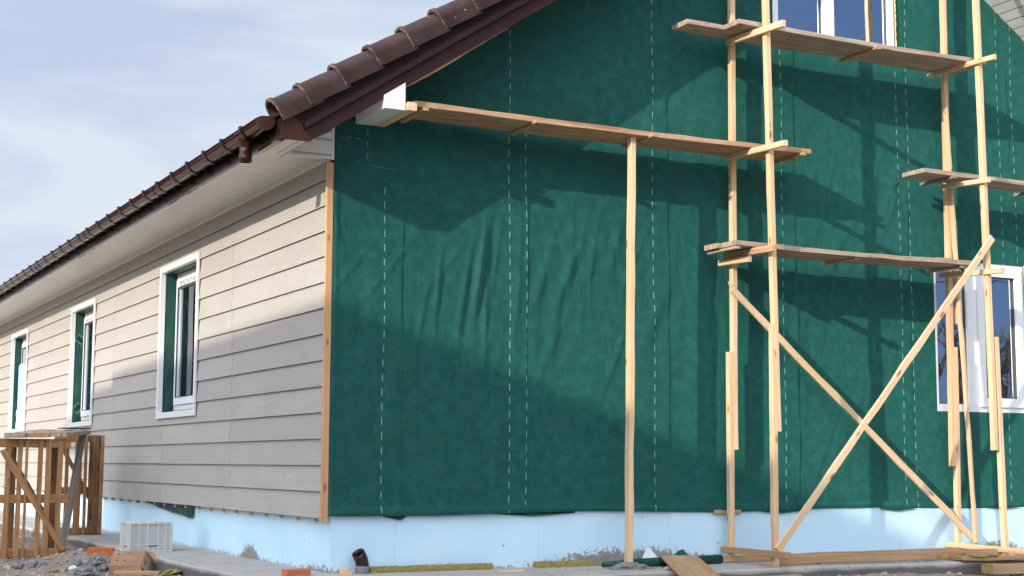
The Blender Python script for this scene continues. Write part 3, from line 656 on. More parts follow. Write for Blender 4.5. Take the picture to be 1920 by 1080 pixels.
# gutter
gc = (-.738, 3.283); GR = .067
def half_pipe(r0, y0, y1, n=18, th=.003, a0=math.pi, a1=2 * math.pi, lip=True):
    P = [(gc[0] + r0 * math.cos(a0 + (a1 - a0) * i / n), gc[1] + r0 * math.sin(a0 + (a1 - a0) * i / n)) for i in range(n + 1)]
    Pi = [(gc[0] + (r0 - th) * math.cos(a0 + (a1 - a0) * i / n), gc[1] + (r0 - th) * math.sin(a0 + (a1 - a0) * i / n)) for i in range(n, -1, -1)]
    poly = P + Pi; V = [(p[0], y0, p[1]) for p in poly] + [(p[0], y1, p[1]) for p in poly]; m = len(poly)
    return V, [(i, (i + 1) % m, (i + 1) % m + m, i + m) for i in range(m)]
g = half_pipe(GR, -.50, HL, 20); g2 = tube([(gc[0] - GR - .002, -.50, gc[1] + .004), (gc[0] - GR - .002, HL, gc[1] + .004)], .008, 10)
v, f = cat(g, g2); gut = part('gutter', v, f, 'gutter', house, smooth_=True)
cap_poly = [(gc[0] + (GR + .004) * math.cos(math.pi + math.pi * i / 18), gc[1] + (GR + .004) * math.sin(math.pi + math.pi * i / 18)) for i in range(19)] + [(gc[0] + GR + .004, gc[1] + .02), (gc[0] + .04, gc[1] + .035), (gc[0] - .035, gc[1] + .03), (gc[0] - GR - .004, gc[1] + .012)]
v, f = ext(cap_poly, 1, -.512, -.49); part('end_cap', v, f, 'fascia', gut)
g = half_pipe(GR + .013, -.019, .019, 16, .012); hook = box(gc[0] - GR - .018, gc[0] - GR + .006, -.019, .019, gc[1] - .002, gc[1] + .022)
v, f = cat(g, hook, box(gc[0] + GR, gc[0] + GR + .03, -.014, .014, gc[1] - .03, gc[1] + .01)); br0 = None
for k in range(50):
    y = -.13 + .5 * k; mw = Matrix.Translation((0, y, 0))
    if y > HL: break
    if br0 is None: br0 = part('bracket', v, f, 'bracket', gut, mw)
    else:
        c = br0.copy(); S.collection.objects.link(c); c.parent = gut; c.matrix_basis = mw; WM[c.name] = mw
    if k in (5, 11, 17, 23):
        q = half_pipe(GR + .005, y + .18, y + .30, 16, .005); part('gutter_joint', q[0], q[1], 'gutter', gut, smooth_=True)
q = half_pipe(GR + .006, -.115, .045, 16, .006)
sp_ = []; ns = 20
for (rx_, ry_, z) in ((.063, .078, gc[1] - .035), (.058, .066, gc[1] - .065), (.050, .054, gc[1] - .088), (.0455, .047, gc[1] - .105), (.045, .045, gc[1] - .118), (.045, .045, gc[1] - .165), (.049, .049, gc[1] - .166), (.049, .049, gc[1] - .222), (.044, .044, gc[1] - .222), (.042, .042, gc[1] - .12)):
    sp_.append([(gc[0] + rx_ * math.cos(2 * math.pi * k / ns), .0 - .035 + ry_ * math.sin(2 * math.pi * k / ns), z) for k in range(ns)])
V = [p for r_ in sp_ for p in r_]; F = [(i * ns + k, i * ns + (k + 1) % ns, (i + 1) * ns + (k + 1) % ns, (i + 1) * ns + k) for i in range(len(sp_) - 1) for k in range(ns)]
v, f = cat(q, (V, F)); part('outlet', v, f, 'gutter', gut, smooth_=True)

# ---- windows of the side wall
wroot = []
for wi, (y0, y1) in enumerate(SW):
    z0, z1 = SZ
    a = .085
    fr = cat(ext([(y0, z0), (y0 + .06, z0), (y0 + .06, z1), (y0, z1)], 0, -.080, -.062), ext([(y1 - .06, z0), (y1, z0), (y1, z1), (y1 - .06, z1)], 0, -.080, -.062),
             ext([(y0 + .06, z0), (y1 - .06, z0), (y1 - .06, z0 + .06), (y0 + .06, z0 + .06)], 0, -.080, -.062), ext([(y0 + .06, z1 - .06), (y1 - .06, z1 - .06), (y1 - .06, z1), (y0 + .06, z1)], 0, -.080, -.062),
             frame4(y0 + .048, y1 - .048, z0 + .048, z1 - .048, .012, -.062, -.012))
    w = part('window', fr[0], fr[1], 'white', house, label='tall window of the side wall, framed in white trim')
    jy0, jy1, jz0, jz1 = y0 + .061, y1 - .061, z0 + .061, z1 - .061
    # membrane lined reveal, crumpled
    V = []; F = []
    def sheet(o, du, dv, nu, nv, amp, seed):
        k = len(V); o = Vector(o); du = Vector(du); dv = Vector(dv); nn = du.cross(dv).normalized(); r = random.Random(seed)
        for i in range(nu + 1):
            for j in range(nv + 1):
                e = 0 if i in (0, nu) else amp * (math.sin(j * .9 + r.uniform(-1, 1)) + r.uniform(-1, 1)) * .5; p = o + du * (i / nu) + dv * (j / nv) + nn * e; V.append(tuple(p))
        for i in range(nu):
            for j in range(nv): a_ = k + i * (nv + 1) + j; F.append((a_, a_ + nv + 1, a_ + nv + 2, a_ + 1))
    sheet((-.02, jy1 - .004, jz0), (.17, 0, 0), (0, 0, jz1 - jz0), 6, 30, .012, wi); sheet((-.02, jy0 + .004, jz0), (.17, 0, 0), (0, 0, jz1 - jz0), 6, 26, .005, wi + 9)
    sheet((-.02, jy0, jz1 - .004), (.17, 0, 0), (0, jy1 - jy0, 0), 6, 22, .007, wi + 5); sheet((-.02, jy0, jz0 + .004), (.17, 0, 0), (0, jy1 - jy0, 0), 6, 22, .003, wi + 6)
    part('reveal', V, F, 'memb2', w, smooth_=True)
    fo = frame4(jy0 + .006, jy1 - .006, jz0 + .006, jz1 - .006, .03, .088, .135); part('foam_bead', fo[0], fo[1], 'putty', w)
    ff = frame4(jy0 + .03, jy1 - .03, jz0 + .03, jz1 - .03, .075, .085, .15); part('frame', ff[0], ff[1], 'frame', w)
    ym = (jy0 + jy1) / 2
    sf = frame4(jy0 + .085, jy1 - .085, jz0 + .085, jz1 - .085, .075, .065, .084); part('sash', sf[0], sf[1], 'frame', w)
    sg = frame4(jy0 + .158, jy1 - .158, jz0 + .158, jz1 - .158, .006, .060, .074); part('gasket', sg[0], sg[1], 'gasket', w)
    sg = frame4(jy0 + .150, jy1 - .150, jz0 + .150, jz1 - .150, .014, .085, .150); part('glazing_bead', sg[0], sg[1], 'frame', w)
    gl = ext([(jy0 + .15, jz0 + .15), (jy1 - .15, jz0 + .15), (jy1 - .15, jz1 - .15), (jy0 + .15, jz1 - .15)], 0, .098, .102); part('pane', gl[0], gl[1], 'glass', w)
    if wi < 2:
        g = ext([(jy0 + .1, jz1 - .155), (jy1 - .22, jz1 - .155), (jy1 - .22, jz1 - .095), (jy0 + .1, jz1 - .095)], 0, .0625, .0645); part('protective_tape', g[0], g[1], 'tape', w)
        for q in (.30, .52):
            g = box(.060, .0622, jy1 - q - .012, jy1 - q - .006, jz1 - .165, jz1 - .100); part('red_mark', g[0], g[1], 'red', w)
    if wi == 2:
        g = ext([(jy0 + .2, jz0 + .32), (jy1 - .05, jz0 + .32), (jy1 - .05, jz0 + 1.03), (jy1 - .25, jz0 + 1.06), (jy0 + .2, jz0 + 1.0)], 0, .035, .055); part('foam_offcut', g[0], g[1], 'foam_plain', w)
        bl = cat(*[box(.025 + .006 * (q % 2), .05, jy0 + .1, jy1 - .02, jz0 + .02 + q * .10, jz0 + .115 + q * .10) for q in range(3)]); part('blind_slats', bl[0], bl[1], 'white', w)
    if wi == 1:   # maker's stamp printed on the reveal membrane
        for (txt, hh, zz, ang, sy) in (('POSGR', .062, jz0 + .20, -50, jy1 - .02), ('GRBAN', .055, jz1 - .36, 42, jy1 - .02)):
            cu = bpy.data.curves.new('stamp', 'FONT'); cu.body = txt; cu.size = hh; cu.extrude = .0004
            to = bpy.data.objects.new('stamp_tmp', cu); S.collection.objects.link(to); dg = bpy.context.evaluated_depsgraph_get(); me = bpy.data.meshes.new_from_object(to.evaluated_get(dg)); bpy.data.objects.remove(to)
            VV = [(v_.co.x - .09, 0, v_.co.y - hh * .35) for v_ in me.vertices]; FF = [tuple(p.vertices) for p in me.polygons]
            k = len(VV); bw, bh, lw = .105, hh * .75, .004
            for (x0_, x1_, z0_, z1_) in ((-bw, bw, bh - lw, bh), (-bw, bw, -bh, -bh + lw), (-bw, -bw + lw, -bh, bh), (bw - lw, bw, -bh, bh)):
                k = len(VV); VV += [(x0_, 0, z0_), (x1_, 0, z0_), (x1_, 0, z1_), (x0_, 0, z1_)]; FF.append((k, k + 1, k + 2, k + 3))
            mw = Matrix.Translation((.035, sy, zz)) @ Matrix.Rotation(math.radians(ang), 4, 'Y') @ Matrix.Diagonal((.55, 1, 1, 1))
            part('membrane_stamp', VV, FF, 'memb_print', w, mw)

# ---- windows of the gable
def gable_window(x0, x1, z0, z1, mull, sash_right, reveal):
    fr = frame4(x0, x1, z0, z1, .07, .0, .075, 1)
    w = part('window', fr[0], fr[1], 'frame', house, label='white framed window in the green gable wall')
    mu = ext([(mull[0], z0 + .07), (mull[1], z0 + .07), (mull[1], z1 - .07), (mull[0], z1 - .07)], 1, .002, .07); part('mullion', mu[0], mu[1], 'frame', w)
    gl = ext([(x0 + .07, z0 + .07), (mull[0], z0 + .07), (mull[0], z1 - .07), (x0 + .07, z1 - .07)], 1, .040, .044); part('pane', gl[0], gl[1], 'glass', w)
    gk = frame4(x0 + .07, mull[0], z0 + .07, z1 - .07, .008, .026, .040, 1); part('gasket', gk[0], gk[1], 'gasket', w)
    a, b_ = mull[1] - .01, x1 - .045
    if sash_right:
        sf = frame4(a, b_, z0 + .05, z1 - .05, .085, -.022, -.001, 1); part('sash', sf[0], sf[1], 'frame', w)
        gl = ext([(a + .085, z0 + .135), (b_ - .085, z0 + .135), (b_ - .085, z1 - .135), (a + .085, z1 - .135)], 1, .018, .022); part('pane', gl[0], gl[1], 'glass', w)
        gk = frame4(a + .085, b_ - .085, z0 + .135, z1 - .135, .010, -.002, .016, 1); part('gasket', gk[0], gk[1], 'gasket', w)
    else:
        gl = ext([(mull[1], z0 + .07), (x1 - .07, z0 + .07), (x1 - .07, z1 - .07), (mull[1], z1 - .07)], 1, .040, .044); part('pane', gl[0], gl[1], 'glass', w)
        gk = frame4(mull[1], x1 - .07, z0 + .07, z1 - .07, .008, .026, .040, 1); part('gasket', gk[0], gk[1], 'gasket', w)
    V = []; F = []; r = random.Random(int(x0 * 10))
    n = 60
    for i in range(n + 1):
        z = z0 + (z1 - z0) * i / n; e = r.uniform(.002, .014); V += [(x1, -.012, z), (x1 + e, -.020 - r.uniform(0, .006), z), (x1 + .012, .02, z)]
    for i in range(n):
        for j in range(2): F.append((3 * i + j, 3 * i + j + 1, 3 * i + j + 4, 3 * i + j + 3))
    part('foam_bead', V, F, 'putty', w)
    return w
gable_window(5.985, 7.185, 1.335, 2.785, (6.44, 6.57), True, True)
gable_window(4.18, 5.62, 4.70, 6.2, (4.765, 4.90), False, False)
v, f = cat(box(5.40, 5.43, .06, .09, 4.78, 6.1), box(5.5, 5.53, .3, .33, 4.78, 6.1)); part('cream_upright', v, f, 'cream', house)  # cream uprights standing for part of the upper window's frame
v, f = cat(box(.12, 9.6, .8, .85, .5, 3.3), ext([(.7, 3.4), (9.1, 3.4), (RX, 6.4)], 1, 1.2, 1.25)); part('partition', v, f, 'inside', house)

# ------------------------------------------------------------ scaffold
sc = top('scaffold', (4.8, -.42, 0), 'raw pine scaffold of spliced posts with crossed braces standing before the green wall', 'scaffold')
UPY = (0, 1, 0)
def post(p0, p1, **k): return timber('post', sc, p0, p1, .052, .050, 'fresh', up=UPY, wob=.0014, **k)
post((3.590, -.70, .00), (3.602, -.70, 1.985)); post((3.634, -.70, 1.10), (3.562, -.70, 6.3))
post((3.548, -.15, -.0), (3.556, -.15, 1.79)); post((3.594, -.15, .955), (3.632, -.15, 6.3))
post((6.128, -.70, .00), (6.090, -.70, 1.985)); post((6.040, -.70, .965), (5.975, -.70, 6.3))
post((6.098, -.15, .04), (6.118, -.15, 1.93)); post((6.058, -.15, .82), (6.118, -.15, 6.3))
timber('splice_block', sc, (6.150, -.16, 2.15), (6.150, -.16, 2.62), .045, .025, 'fresh', up=UPY)
timber('brace', sc, (3.585, -.740, .135), (6.060, -.740, 2.885), .062, .024, 'fresh', up=(-.7, 0, .7), nails=[(.05, -1, .01), (.08, -1, -.01), (3.62, -1, .01)], wob=.004)
timber('brace', sc, (3.560, -.195, 2.33), (6.290, -.195, .115), .060, .024, 'fresh', up=(.7, 0, .7), nails=[(.10, -1, .01), (.13, -1, -.01), (3.45, -1, .0)], wob=.004)
timber('brace', sc, (6.235, -.235, .12), (6.035, -.20, 4.46), .046, .030, 'fresh', up=UPY, taper=(.75, 1.1), wob=.003)
V = [(0, .006, .014), (0, -.006, .014), (0, 0, -.022), (-.085, 0, .028)]; mx_, _ = fr_mat((3.56, -.195, 2.33), (6.29, -.195, .115), (.7, 0, .7)); part('splinter', V, [(0, 1, 3), (1, 2, 3), (2, 0, 3)], 'fresh', sc, mx_)
for (xx, y0, z0, y1, z1, w, m_) in ((3.545, -.195, 4.515, -1.0, 4.475, .055, 'fresh'), (5.955, -.20, 4.528, -.95, 4.512, .046, 'fresh'), (3.545, -.16, 3.487, -1.0, 3.462, .050, 'fresh'),
        (5.967, -.18, 3.440, -.82, 3.398, .045, 'fresh'), (3.522, -.14, 2.622, -.85, 2.605, .055, 'brownb'), (3.515, -.075, 2.568, -.52, 2.552, .05, 'fresh'), (5.990, -.12, 2.603, -.92, 2.562, .05, 'fresh'),
        (3.520, -.06, .112, -.98, .106, .052, 'tan'), (6.085, -.02, .095, -1.6, .070, .048, 'fresh'), ):
    timber('crossbar', sc, (xx, y0, z0), (xx, y1, z1), w, .035, m_, nails=[(abs(.15 + y0) + .0, 1, .01), (abs(.7 + y0), 1, 0)], wob=.002)
timber('crossbar', sc, (3.46, -.02, .425), (3.74, -.02, .425), .035, .024, 'tan')
timber('runner', sc, (3.10, -.195, .036), (6.25, -.195, .050), .055, .030, 'tan', wob=.003, nails=[(.5, 1, .01), (.47, 1, -.005)])
timber('runner', sc, (3.63, -.655, .052), (6.20, -.655, .050), .075, .030, 'tan', wob=.003, nails=[(2.45, 1, .01)])
timber('foot_block', sc, (3.42, -.745, -.012), (3.80, -.745, -.020), .045, .10, 'tan')

# boards laid on the crossbars
def platform(name, label, boards, cleats):
    b0_ = boards[0]; root = top(name, ((b0_[0] + b0_[1]) / 2, (b0_[2] + b0_[3]) / 2, b0_[4]), label, 'scaffold platform', 'plank platforms on the scaffold')
    for (x0, x1, y0, y1, z, t_, m_, bow) in boards:
        timber('board', root, (x0, (y0 + y1) / 2, z + t_ / 2), (x1, (y0 + y1) / 2, z + t_ / 2 + (.0)), abs(y1 - y0), t_, m_, up=(0, 1, 0), wob=.004) if False else timber('board', root, (x0, (y0 + y1) / 2, z + t_ / 2), (x1, (y0 + y1) / 2, z + t_ / 2), t_, abs(y1 - y0), m_, up=(0, 0, 1), wob=.003, bow=bow)
    for (p0, p1, w, t_, m_) in cleats: timber('cleat', root, p0, p1, w, t_, m_)
    return root
platform('scaffold_platform', 'grey double plank walkway crossing in front of the upper gable window', [(2.98, 6.17, -.405, -.17, 4.548, .042, 'grey', -.012), (3.36, 6.17, -.625, -.412, 4.548, .042, 'grey', -.015)],
         [((4.85, -.15, 4.528), (4.85, -.66, 4.525), .028, .05, 'tan'), ((5.95, -.10, 4.530), (5.95, -.64, 4.530), .028, .04, 'fresh')])
platform('scaffold_platform', 'long reddish plank walkway running from the eave to the scaffold over the prop post', [(.41, 4.19, -.330, -.13, 3.512, .042, 'brownb', -.012), (.41, 4.17, -.540, -.334, 3.512, .042, 'brownb', -.015)],
         [((.345, -.02, 3.478), (.345, -.655, 3.478), .062, .075, 'fresh'), ((.50, -.10, 3.496), (.50, -.56, 3.496), .026, .05, 'brownb'), ((1.46, -.10, 3.496), (1.46, -.60, 3.496), .026, .06, 'brownb'), ((2.53, -.12, 3.496), (2.53, -.60, 3.496), .026, .055, 'brownb'), ((4.06, -.12, 3.496), (4.06, -.58, 3.496), .026, .04, 'tan')])
platform('scaffold_platform', 'weathered grey plank walkway with paint splashes above the crossed brace', [(3.29, 6.02, -.36, -.17, 2.650, .042, 'grey', -.01), (3.33, 6.06, -.575, -.366, 2.650, .042, 'grey', -.012)],
         [((3.35, -.16, 2.632), (3.35, -.58, 2.632), .022, .045, 'grey'), ((4.64, -.13, 2.632), (4.64, -.55, 2.632), .026, .05, 'brownb'), ((5.86, -.12, 2.634), (5.86, -.56, 2.634), .026, .05, 'grey')])
platform('scaffold_platform', 'dark grey plank walkway leaving the right edge of the photo', [(5.46, 9.3, -.535, -.24, 3.472, .042, 'grey', -.012)],
         [((5.80, -.12, 3.458), (5.80, -.57, 3.456), .026, .045, 'greybeam'), ((7.0, -.12, 3.456), (7.0, -.57, 3.456), .026, .05, 'greybeam')])
timber('prop_post', None, (2.352, -.44, .0), (2.400, -.44, 3.496), .062, .050, 'fresh', up=UPY, wob=.003, tl=('single knotty pine post propping the long plank walkway', 'post'))
def chunk(name, label, cat_, c, size, m_, seed, rot=0.0, sub=3, rough=.25, group=None):
    import bmesh
    bm = bmesh.new(); bmesh.ops.create_icosphere(bm, subdivisions=sub, radius=1); r = random.Random(seed)
    from mathutils import noise as mn
    for v_ in bm.verts:
        n_ = 1 + rough * (mn.noise(v_.co * 1.6 + Vector((seed * 3.1, 0, 0))) + .5 * mn.noise(v_.co * 4 + Vector((seed, 5, 0)))); v_.co = v_.co * n_
        if v_.co.z < -.6: v_.co.z = -.6
    me = bpy.data.meshes.new(name)
    for v_ in bm.verts: v_.co = Vector((v_.co.x * size[0] / 2, v_.co.y * size[1] / 2, v_.co.z * size[2] / 1.6))
    bm.to_mesh(me); bm.free(); me.materials.append(M[m_])
    return top(name, (c[0], c[1], c[2] + size[2] * .375), label, cat_, group, mesh=me, rot=Matrix.Rotation(rot, 3, 'Z'))
chunk('mineral_wool_scrap', 'small mineral wool scrap lying on the plank above the low gable window', 'insulation scrap', (5.85, -.30, 2.692), (.26, .16, .05), 'wool', 2, sub=3)

# ------------------------------------------------------------ trestle of two pallets with boards on top, by the side wall
tr = top('trestle', (-1.3, 5.4, -.12), 'rough trestle of upright brown pallets and planks beside the side wall', 'trestle')
zb, zt = -.11, 1.05; yF = 4.55
for i, (x, w) in enumerate(((-1.645, .048), (-1.533, .045), (-1.47, .026), (-1.342, .045), (-1.262, .052), (-1.150, .048))):
    timber('slat', tr, (x, yF, zb + .02 * (i % 2)), (x + .005, yF, zt - .01 * (i % 3)), .022, w, 'pallet', up=UPY, wob=.002)
for z, x1 in ((1.005, -1.045), (.465, -1.055), (-.055, -1.06)): timber('rail', tr, (-1.79, yF + .03, z + .005), (x1, yF + .03, z), .085, .030, 'pallet', wob=.002)
timber('brace', tr, (-1.70, yF - .022, .94), (-1.09, yF - .022, -.03), .058, .020, 'pallet', up=(.7, 0, .7), nails=[(.03, -1, 0), (1.1, -1, 0)])
for x, w in ((-1.525, .055), (-1.132, .075)): timber('leg', tr, (x, yF + .42, -.12), (x, yF + .42, 1.02), .035, w, 'dirty', up=UPY, wob=.003)
timber('brace', tr, (-1.60, yF + .38, .95), (-1.10, yF + .38, .12), .05, .02, 'dirty', up=(.7, 0, .7))
timber('foot_rail', tr, (-1.27, yF - .03, -.120), (-.99, yF - .05, -.120), .062, .06, 'tan')
# rear pallet stands nearly square to the wall on the apron
yR = 6.75
for i, (x, w, m_) in enumerate(((-.66, .04, 'pallet'), (-.535, .075, 'pallet'), (-.45, .035, 'pallet'), (-.355, .115, 'dirty'), (-.275, .05, 'pallet'))):
    timber('slat', tr, (x, yR, .02), (x, yR, 1.13), .022 if w < .1 else .05, w, m_, up=UPY, wob=.002)
for z in (1.09, .505, .045): timber('rail', tr, (-.80, yR + .03, z), (-.25, yR + .03, z), .078, .030, 'pallet', wob=.002)
timber('brace', tr, (-.74, yR + .055, 1.05), (-.35, yR + .055, .35), .045, .02, 'pallet', up=(.7, 0, .7))
timber('beam', tr, (-.975, 5.25, -.10), (-.56, 6.40, 1.165), .085, .075, 'greybeam', up=(0, -.6, .6), wob=.002)
for i, (xa, xb, w) in enumerate(((-1.60, -.92, .20), (-1.385, -.72, .21), (-1.185, -.53, .17))):
    timber('board', tr, (xa, 4.46 + .03 * i, 1.080 + .008 * i), (xb, 6.55, 1.165 - .004 * i), .042, w, 'grey' if i != 1 else 'brownb', wob=.003)
V, F = ext([(-.86, 6.0), (-.56, 5.98), (-.52, 6.2), (-.66, 6.32), (-.88, 6.2)], 2, 1.186, 1.196)
thing('felt_scrap', V, F, 'black', 'dark ragged scrap of felt lying on the trestle top', 'felt scrap')

# ------------------------------------------------------------ plastic crate, upside down on the apron edge
def crate():
    root = top('plastic_crate', (-.52, 3.36, .0), 'milky white ribbed plastic crate upside down on the concrete path', 'crate')
    m = Matrix.Translation((-.535, 3.47, .004)) @ Matrix.Rotation(math.radians(2), 4, 'Z')
    hx, hy, H = .195, .15, .265; gs = []
    tp = .97
    def wall(p, q):
        p = Vector(p); q = Vector(q); d = (q - p).normalized(); nrm = Vector((d.y, -d.x, 0)) * .003
        V = [p, q, q * tp + Vector((0, 0, H)), p * tp + Vector((0, 0, H))]; V = [v_ + nrm for v_ in V] + [v_ - nrm for v_ in V]
        return [tuple(v_) for v_ in V], [(0, 1, 2, 3), (7, 6, 5, 4), (0, 4, 5, 1), (1, 5, 6, 2), (2, 6, 7, 3), (3, 7, 4, 0)]
    C4 = [(-hx, -hy, 0), (hx, -hy, 0), (hx, hy, 0), (-hx, hy, 0)]
    for i in range(4): gs.append(wall(C4[i], C4[(i + 1) % 4]))
    gs.append(box(-hx * tp, hx * tp, -hy * tp, hy * tp, H - .006, H))
    part('body', *cat(*gs), 'crate_body', root, m)
    rb = []
    def rib(x0, x1, y0, y1, z0, z1): rb.append(box(x0, x1, y0, y1, z0, z1))
    for x in (-hx - .004, -.115, -.035, .065, .13, hx - .006): 
        for s in (-1, 1): rib(x, x + .010, s * hy - .011, s * hy + .011, 0, H - .004)
    for y in (-hy - .004, -.085, .085, hy - .006):
        for s in (-1, 1): rib(s * hx - .011, s * hx + .011, y, y + .009, .001, H - .005)
    for z in (.001, .035, .060, H - .012):
        for s in (-1, 1):
            rib(-hx - .007, hx + .007, s * hy - .009, s * hy + .009, z, z + .006); rib(s * hx - .009, s * hx + .009, -hy + .009, hy - .009, z, z + .006)
    for x in (-.16, -.135, .02): rib(x, x + .006, -hy - .009, -hy + .002, .007, .035)
    part('ribs', *cat(*rb), 'crate', root, m)
    part('slot', *box(-.025, .062, -hy - .0065, -hy + .004, .042, .058), 'slot', root, m); part('slot', *box(-hx - .0065, -hx + .004, -.06, .03, .042, .058), 'slot', root, m)
    tb = []
    for i in range(7): tb.append(box(-.15 + i * .05, -.145 + i * .05, -hy * .9, hy * .9, H, H + .009))
    tb.append(box(-.165, .165, -.01, .01, H, H + .012)); part('base_ribs', *cat(*tb), 'crate', root, m)
crate()

# ------------------------------------------------------------ debris
ICO = [(0, 0, 1), (.9, 0, .3), (.28, .85, .3), (-.72, .53, .3), (-.72, -.53, .3), (.28, -.85, .3), (.72, .53, -.4), (-.28, .85, -.4), (-.9, 0, -.4), (-.28, -.85, -.4), (.72, -.53, -.4), (0, 0, -1)]
ICF = [(0, 1, 2), (0, 2, 3), (0, 3, 4), (0, 4, 5), (0, 5, 1), (1, 6, 2), (2, 7, 3), (3, 8, 4), (4, 9, 5), (5, 10, 1), (6, 7, 2), (7, 8, 3), (8, 9, 4), (9, 10, 5), (10, 6, 1), (6, 11, 7), (7, 11, 8), (8, 11, 9), (9, 11, 10), (10, 11, 6)]
def brick(label, c, rotz, tilt=0.0, size=(.25, .12, .088)):
    V, F = box(-size[0] / 2, size[0] / 2, -size[1] / 2, size[1] / 2, 0, size[2]); r = random.Random(int(c[0] * 100)); V = [(a + r.uniform(-.005, .005), b_ + r.uniform(-.004, .004), z + r.uniform(-.003, .003)) for a, b_, z in V]
    o = thing('brick', V, F, 'brick', label, 'brick', Matrix.Translation(c) @ Matrix.Rotation(rotz, 4, 'Z') @ Matrix.Rotation(tilt, 4, 'Y'), group='orange bricks on the ground')
    b = o.modifiers.new('bevel', 'BEVEL'); b.width = .006; b.segments = 2; return o
brick('orange brick lying in the sand behind the rubble lump', (-.84, 4.0, -.07), math.radians(-18), .03, (.24, .12, .085))
brick('orange brick at the bottom edge of the photo near the house corner', (-.30, -.10, .004), math.radians(8), 0, (.19, .10, .05))
def lump(label, c, size, seed, rot, n=90):
    r = random.Random(seed); gs = []
    for i in range(n):
        a_ = r.uniform(0, 6.283); q = math.sqrt(r.random()); x = q * math.cos(a_) * size[0] / 2; y = q * math.sin(a_) * size[1] / 2; h = size[2] * (1 - q * q) * r.uniform(.3, 1); sc_ = r.uniform(.014, .045) * (1.3 - .5 * q); t_ = r.uniform(0, 6.28)
        gs.append(([((p[0] * math.cos(t_) - p[1] * math.sin(t_)) * sc_ * r.uniform(.75, 1.25) + x, (p[0] * math.sin(t_) + p[1] * math.cos(t_)) * sc_ * r.uniform(.75, 1.25) + y, p[2] * sc_ * r.uniform(.7, 1.1) + h) for p in ICO], ICF))
    gs.append(([(p[0] * size[0] * .46, p[1] * size[1] * .46, p[2] * size[2] * .8) for p in ICO], ICF))
    V, F = cat(*gs); thing('rubble_lump', V, F, 'rubble', label, 'rubble', Matrix.Translation(c) @ Matrix.Rotation(rot, 4, 'Z'))
lump('large jagged grey concrete lump in the sand between the brick and the box', (-1.12, 3.0, -.115), (.46, .36, .11), 3, .3)
lump('flat grey concrete chunk in the sand below the trestle', (-1.56, 3.72, -.12), (.36, .24, .05), 5, .1, 60)
lump('small grey concrete chunk nearest the bottom left corner', (-1.30, 2.50, -.12), (.26, .22, .05), 8, .1, 50)
chunk('clay_clod', 'small brown clod lying on the sand left of the plastic crate', 'clod', (-.88, 4.5, -.08), (.09, .07, .06), 'dirty', 6)
for i, (x, y, s) in enumerate(((-.81, 3.55, .035), (-.93, 4.35, .022), (-.79, 3.2, .03), (-1.34, 2.75, .05))):
    chunk('plastic_scrap', ['white crumb of foam right of the brick', 'white crumb of foam behind the brick', 'white crumb of foam beside the cardboard box', 'flat white crumb of foam at the bottom left'][i], 'foam crumb', (x, y, -.10), (s * 1.5, s, s * .7), 'paper', 20 + i, sub=2, group='white foam crumbs on the sand')
chunk('wool_scrap', 'ragged yellow mineral wool scrap lying on the sand right of the box', 'insulation scrap', (-.72, 1.75, -.10), (.12, .36, .05), 'wool', 9, math.radians(-34), 4, .6)
# crushed cardboard box
def cbox():
    root = top('cardboard_box', (-.82, 2.22, -.12), 'crushed brown cardboard box lying on its side by the concrete edge', 'box')
    m = Matrix.Translation((-.90, 2.62, -.105)) @ Matrix.Scale(1.05, 4) @ Matrix.Rotation(math.radians(-6), 4, 'Z') @ Matrix.Rotation(math.radians(4), 4, 'X')
    # local: x to the right, y away; low front-left body
    V = [(-.15, -.14, 0), (.10, -.20, 0), (.17, .16, 0), (-.13, .22, 0), (-.15, -.13, .055), (.085, -.17, .055), (.165, .17, .135), (-.09, .24, .125)]
    F = [(0, 3, 2, 1), (4, 5, 6, 7), (0, 1, 5, 4), (2, 3, 7, 6), (3, 0, 4, 7)]
    part('body', V, F, 'card', root, m)
    V = [(.085, -.17, .0555), (.165, .17, .136), (.215, .15, .065), (.12, -.215, .005)]; n = len(V); V2 = V + [(a + .003, b_ - .002, c - .003) for a, b_, c in V]
    part('flap', V2, [(0, 1, 2, 3), (7, 6, 5, 4), (0, 4, 5, 1), (1, 5, 6, 2), (2, 6, 7, 3), (3, 7, 4, 0)][:], 'card', root, m)
    V = [(.165, .17, .134), (.235, .13, .115), (.262, .02, .03), (.215, .15, .03)]; V2 = V + [(a + .002, b_, c - .004) for a, b_, c in V]
    part('flap', V2, [(0, 1, 2, 3), (7, 6, 5, 4), (0, 4, 5, 1), (1, 5, 6, 2), (2, 6, 7, 3), (3, 7, 4, 0)], 'card', root, m)
    a = Vector((.085, -.17, .0555)); u = Vector((.165, .17, .136)) - a; w_ = Vector((.12, -.215, .005)) - a; nn = u.cross(w_).normalized() * -.002
    if nn.dot(Vector((1, -1, 0))) < 0: nn = -nn
    q = lambda s, t: tuple(a + u * s + w_ * t + nn)
    part('printed_mark', [q(.25, .42), q(.52, .42), q(.52, .58), q(.25, .58)], [(0, 1, 2, 3)], 'card_in', root, m)
    hs = []
    for (s, t) in ((-.06, .12), (.02, .14), (.09, .15), (-.09, -.03), (-.03, -.04), (.06, -.09)): hs.append(box(s - .009, s + .009, t - .003, t + .003, .0, .004))
    V, F = cat(*hs)
    def lift(p):
        s, t, h = p; k = (t + .14) / .36; return (s, t, .058 + k * .075 + h)
    part('air_hole', [lift(p) for p in V], F, 'card_in', root, m)
cbox()
timber('plank_offcut', None, (-1.12, 2.12, -.095), (-.78, 1.95, -.095), .03, .12, 'tan', tl=('pale board offcut at the bottom edge below the cardboard box', 'plank offcut'))
timber('wood_block', None, (.095, -.14, .004), (.093, -.02, .004), .085, .055, 'fresh', tl=('small pine block standing left of the drain pipe', 'wood block'))
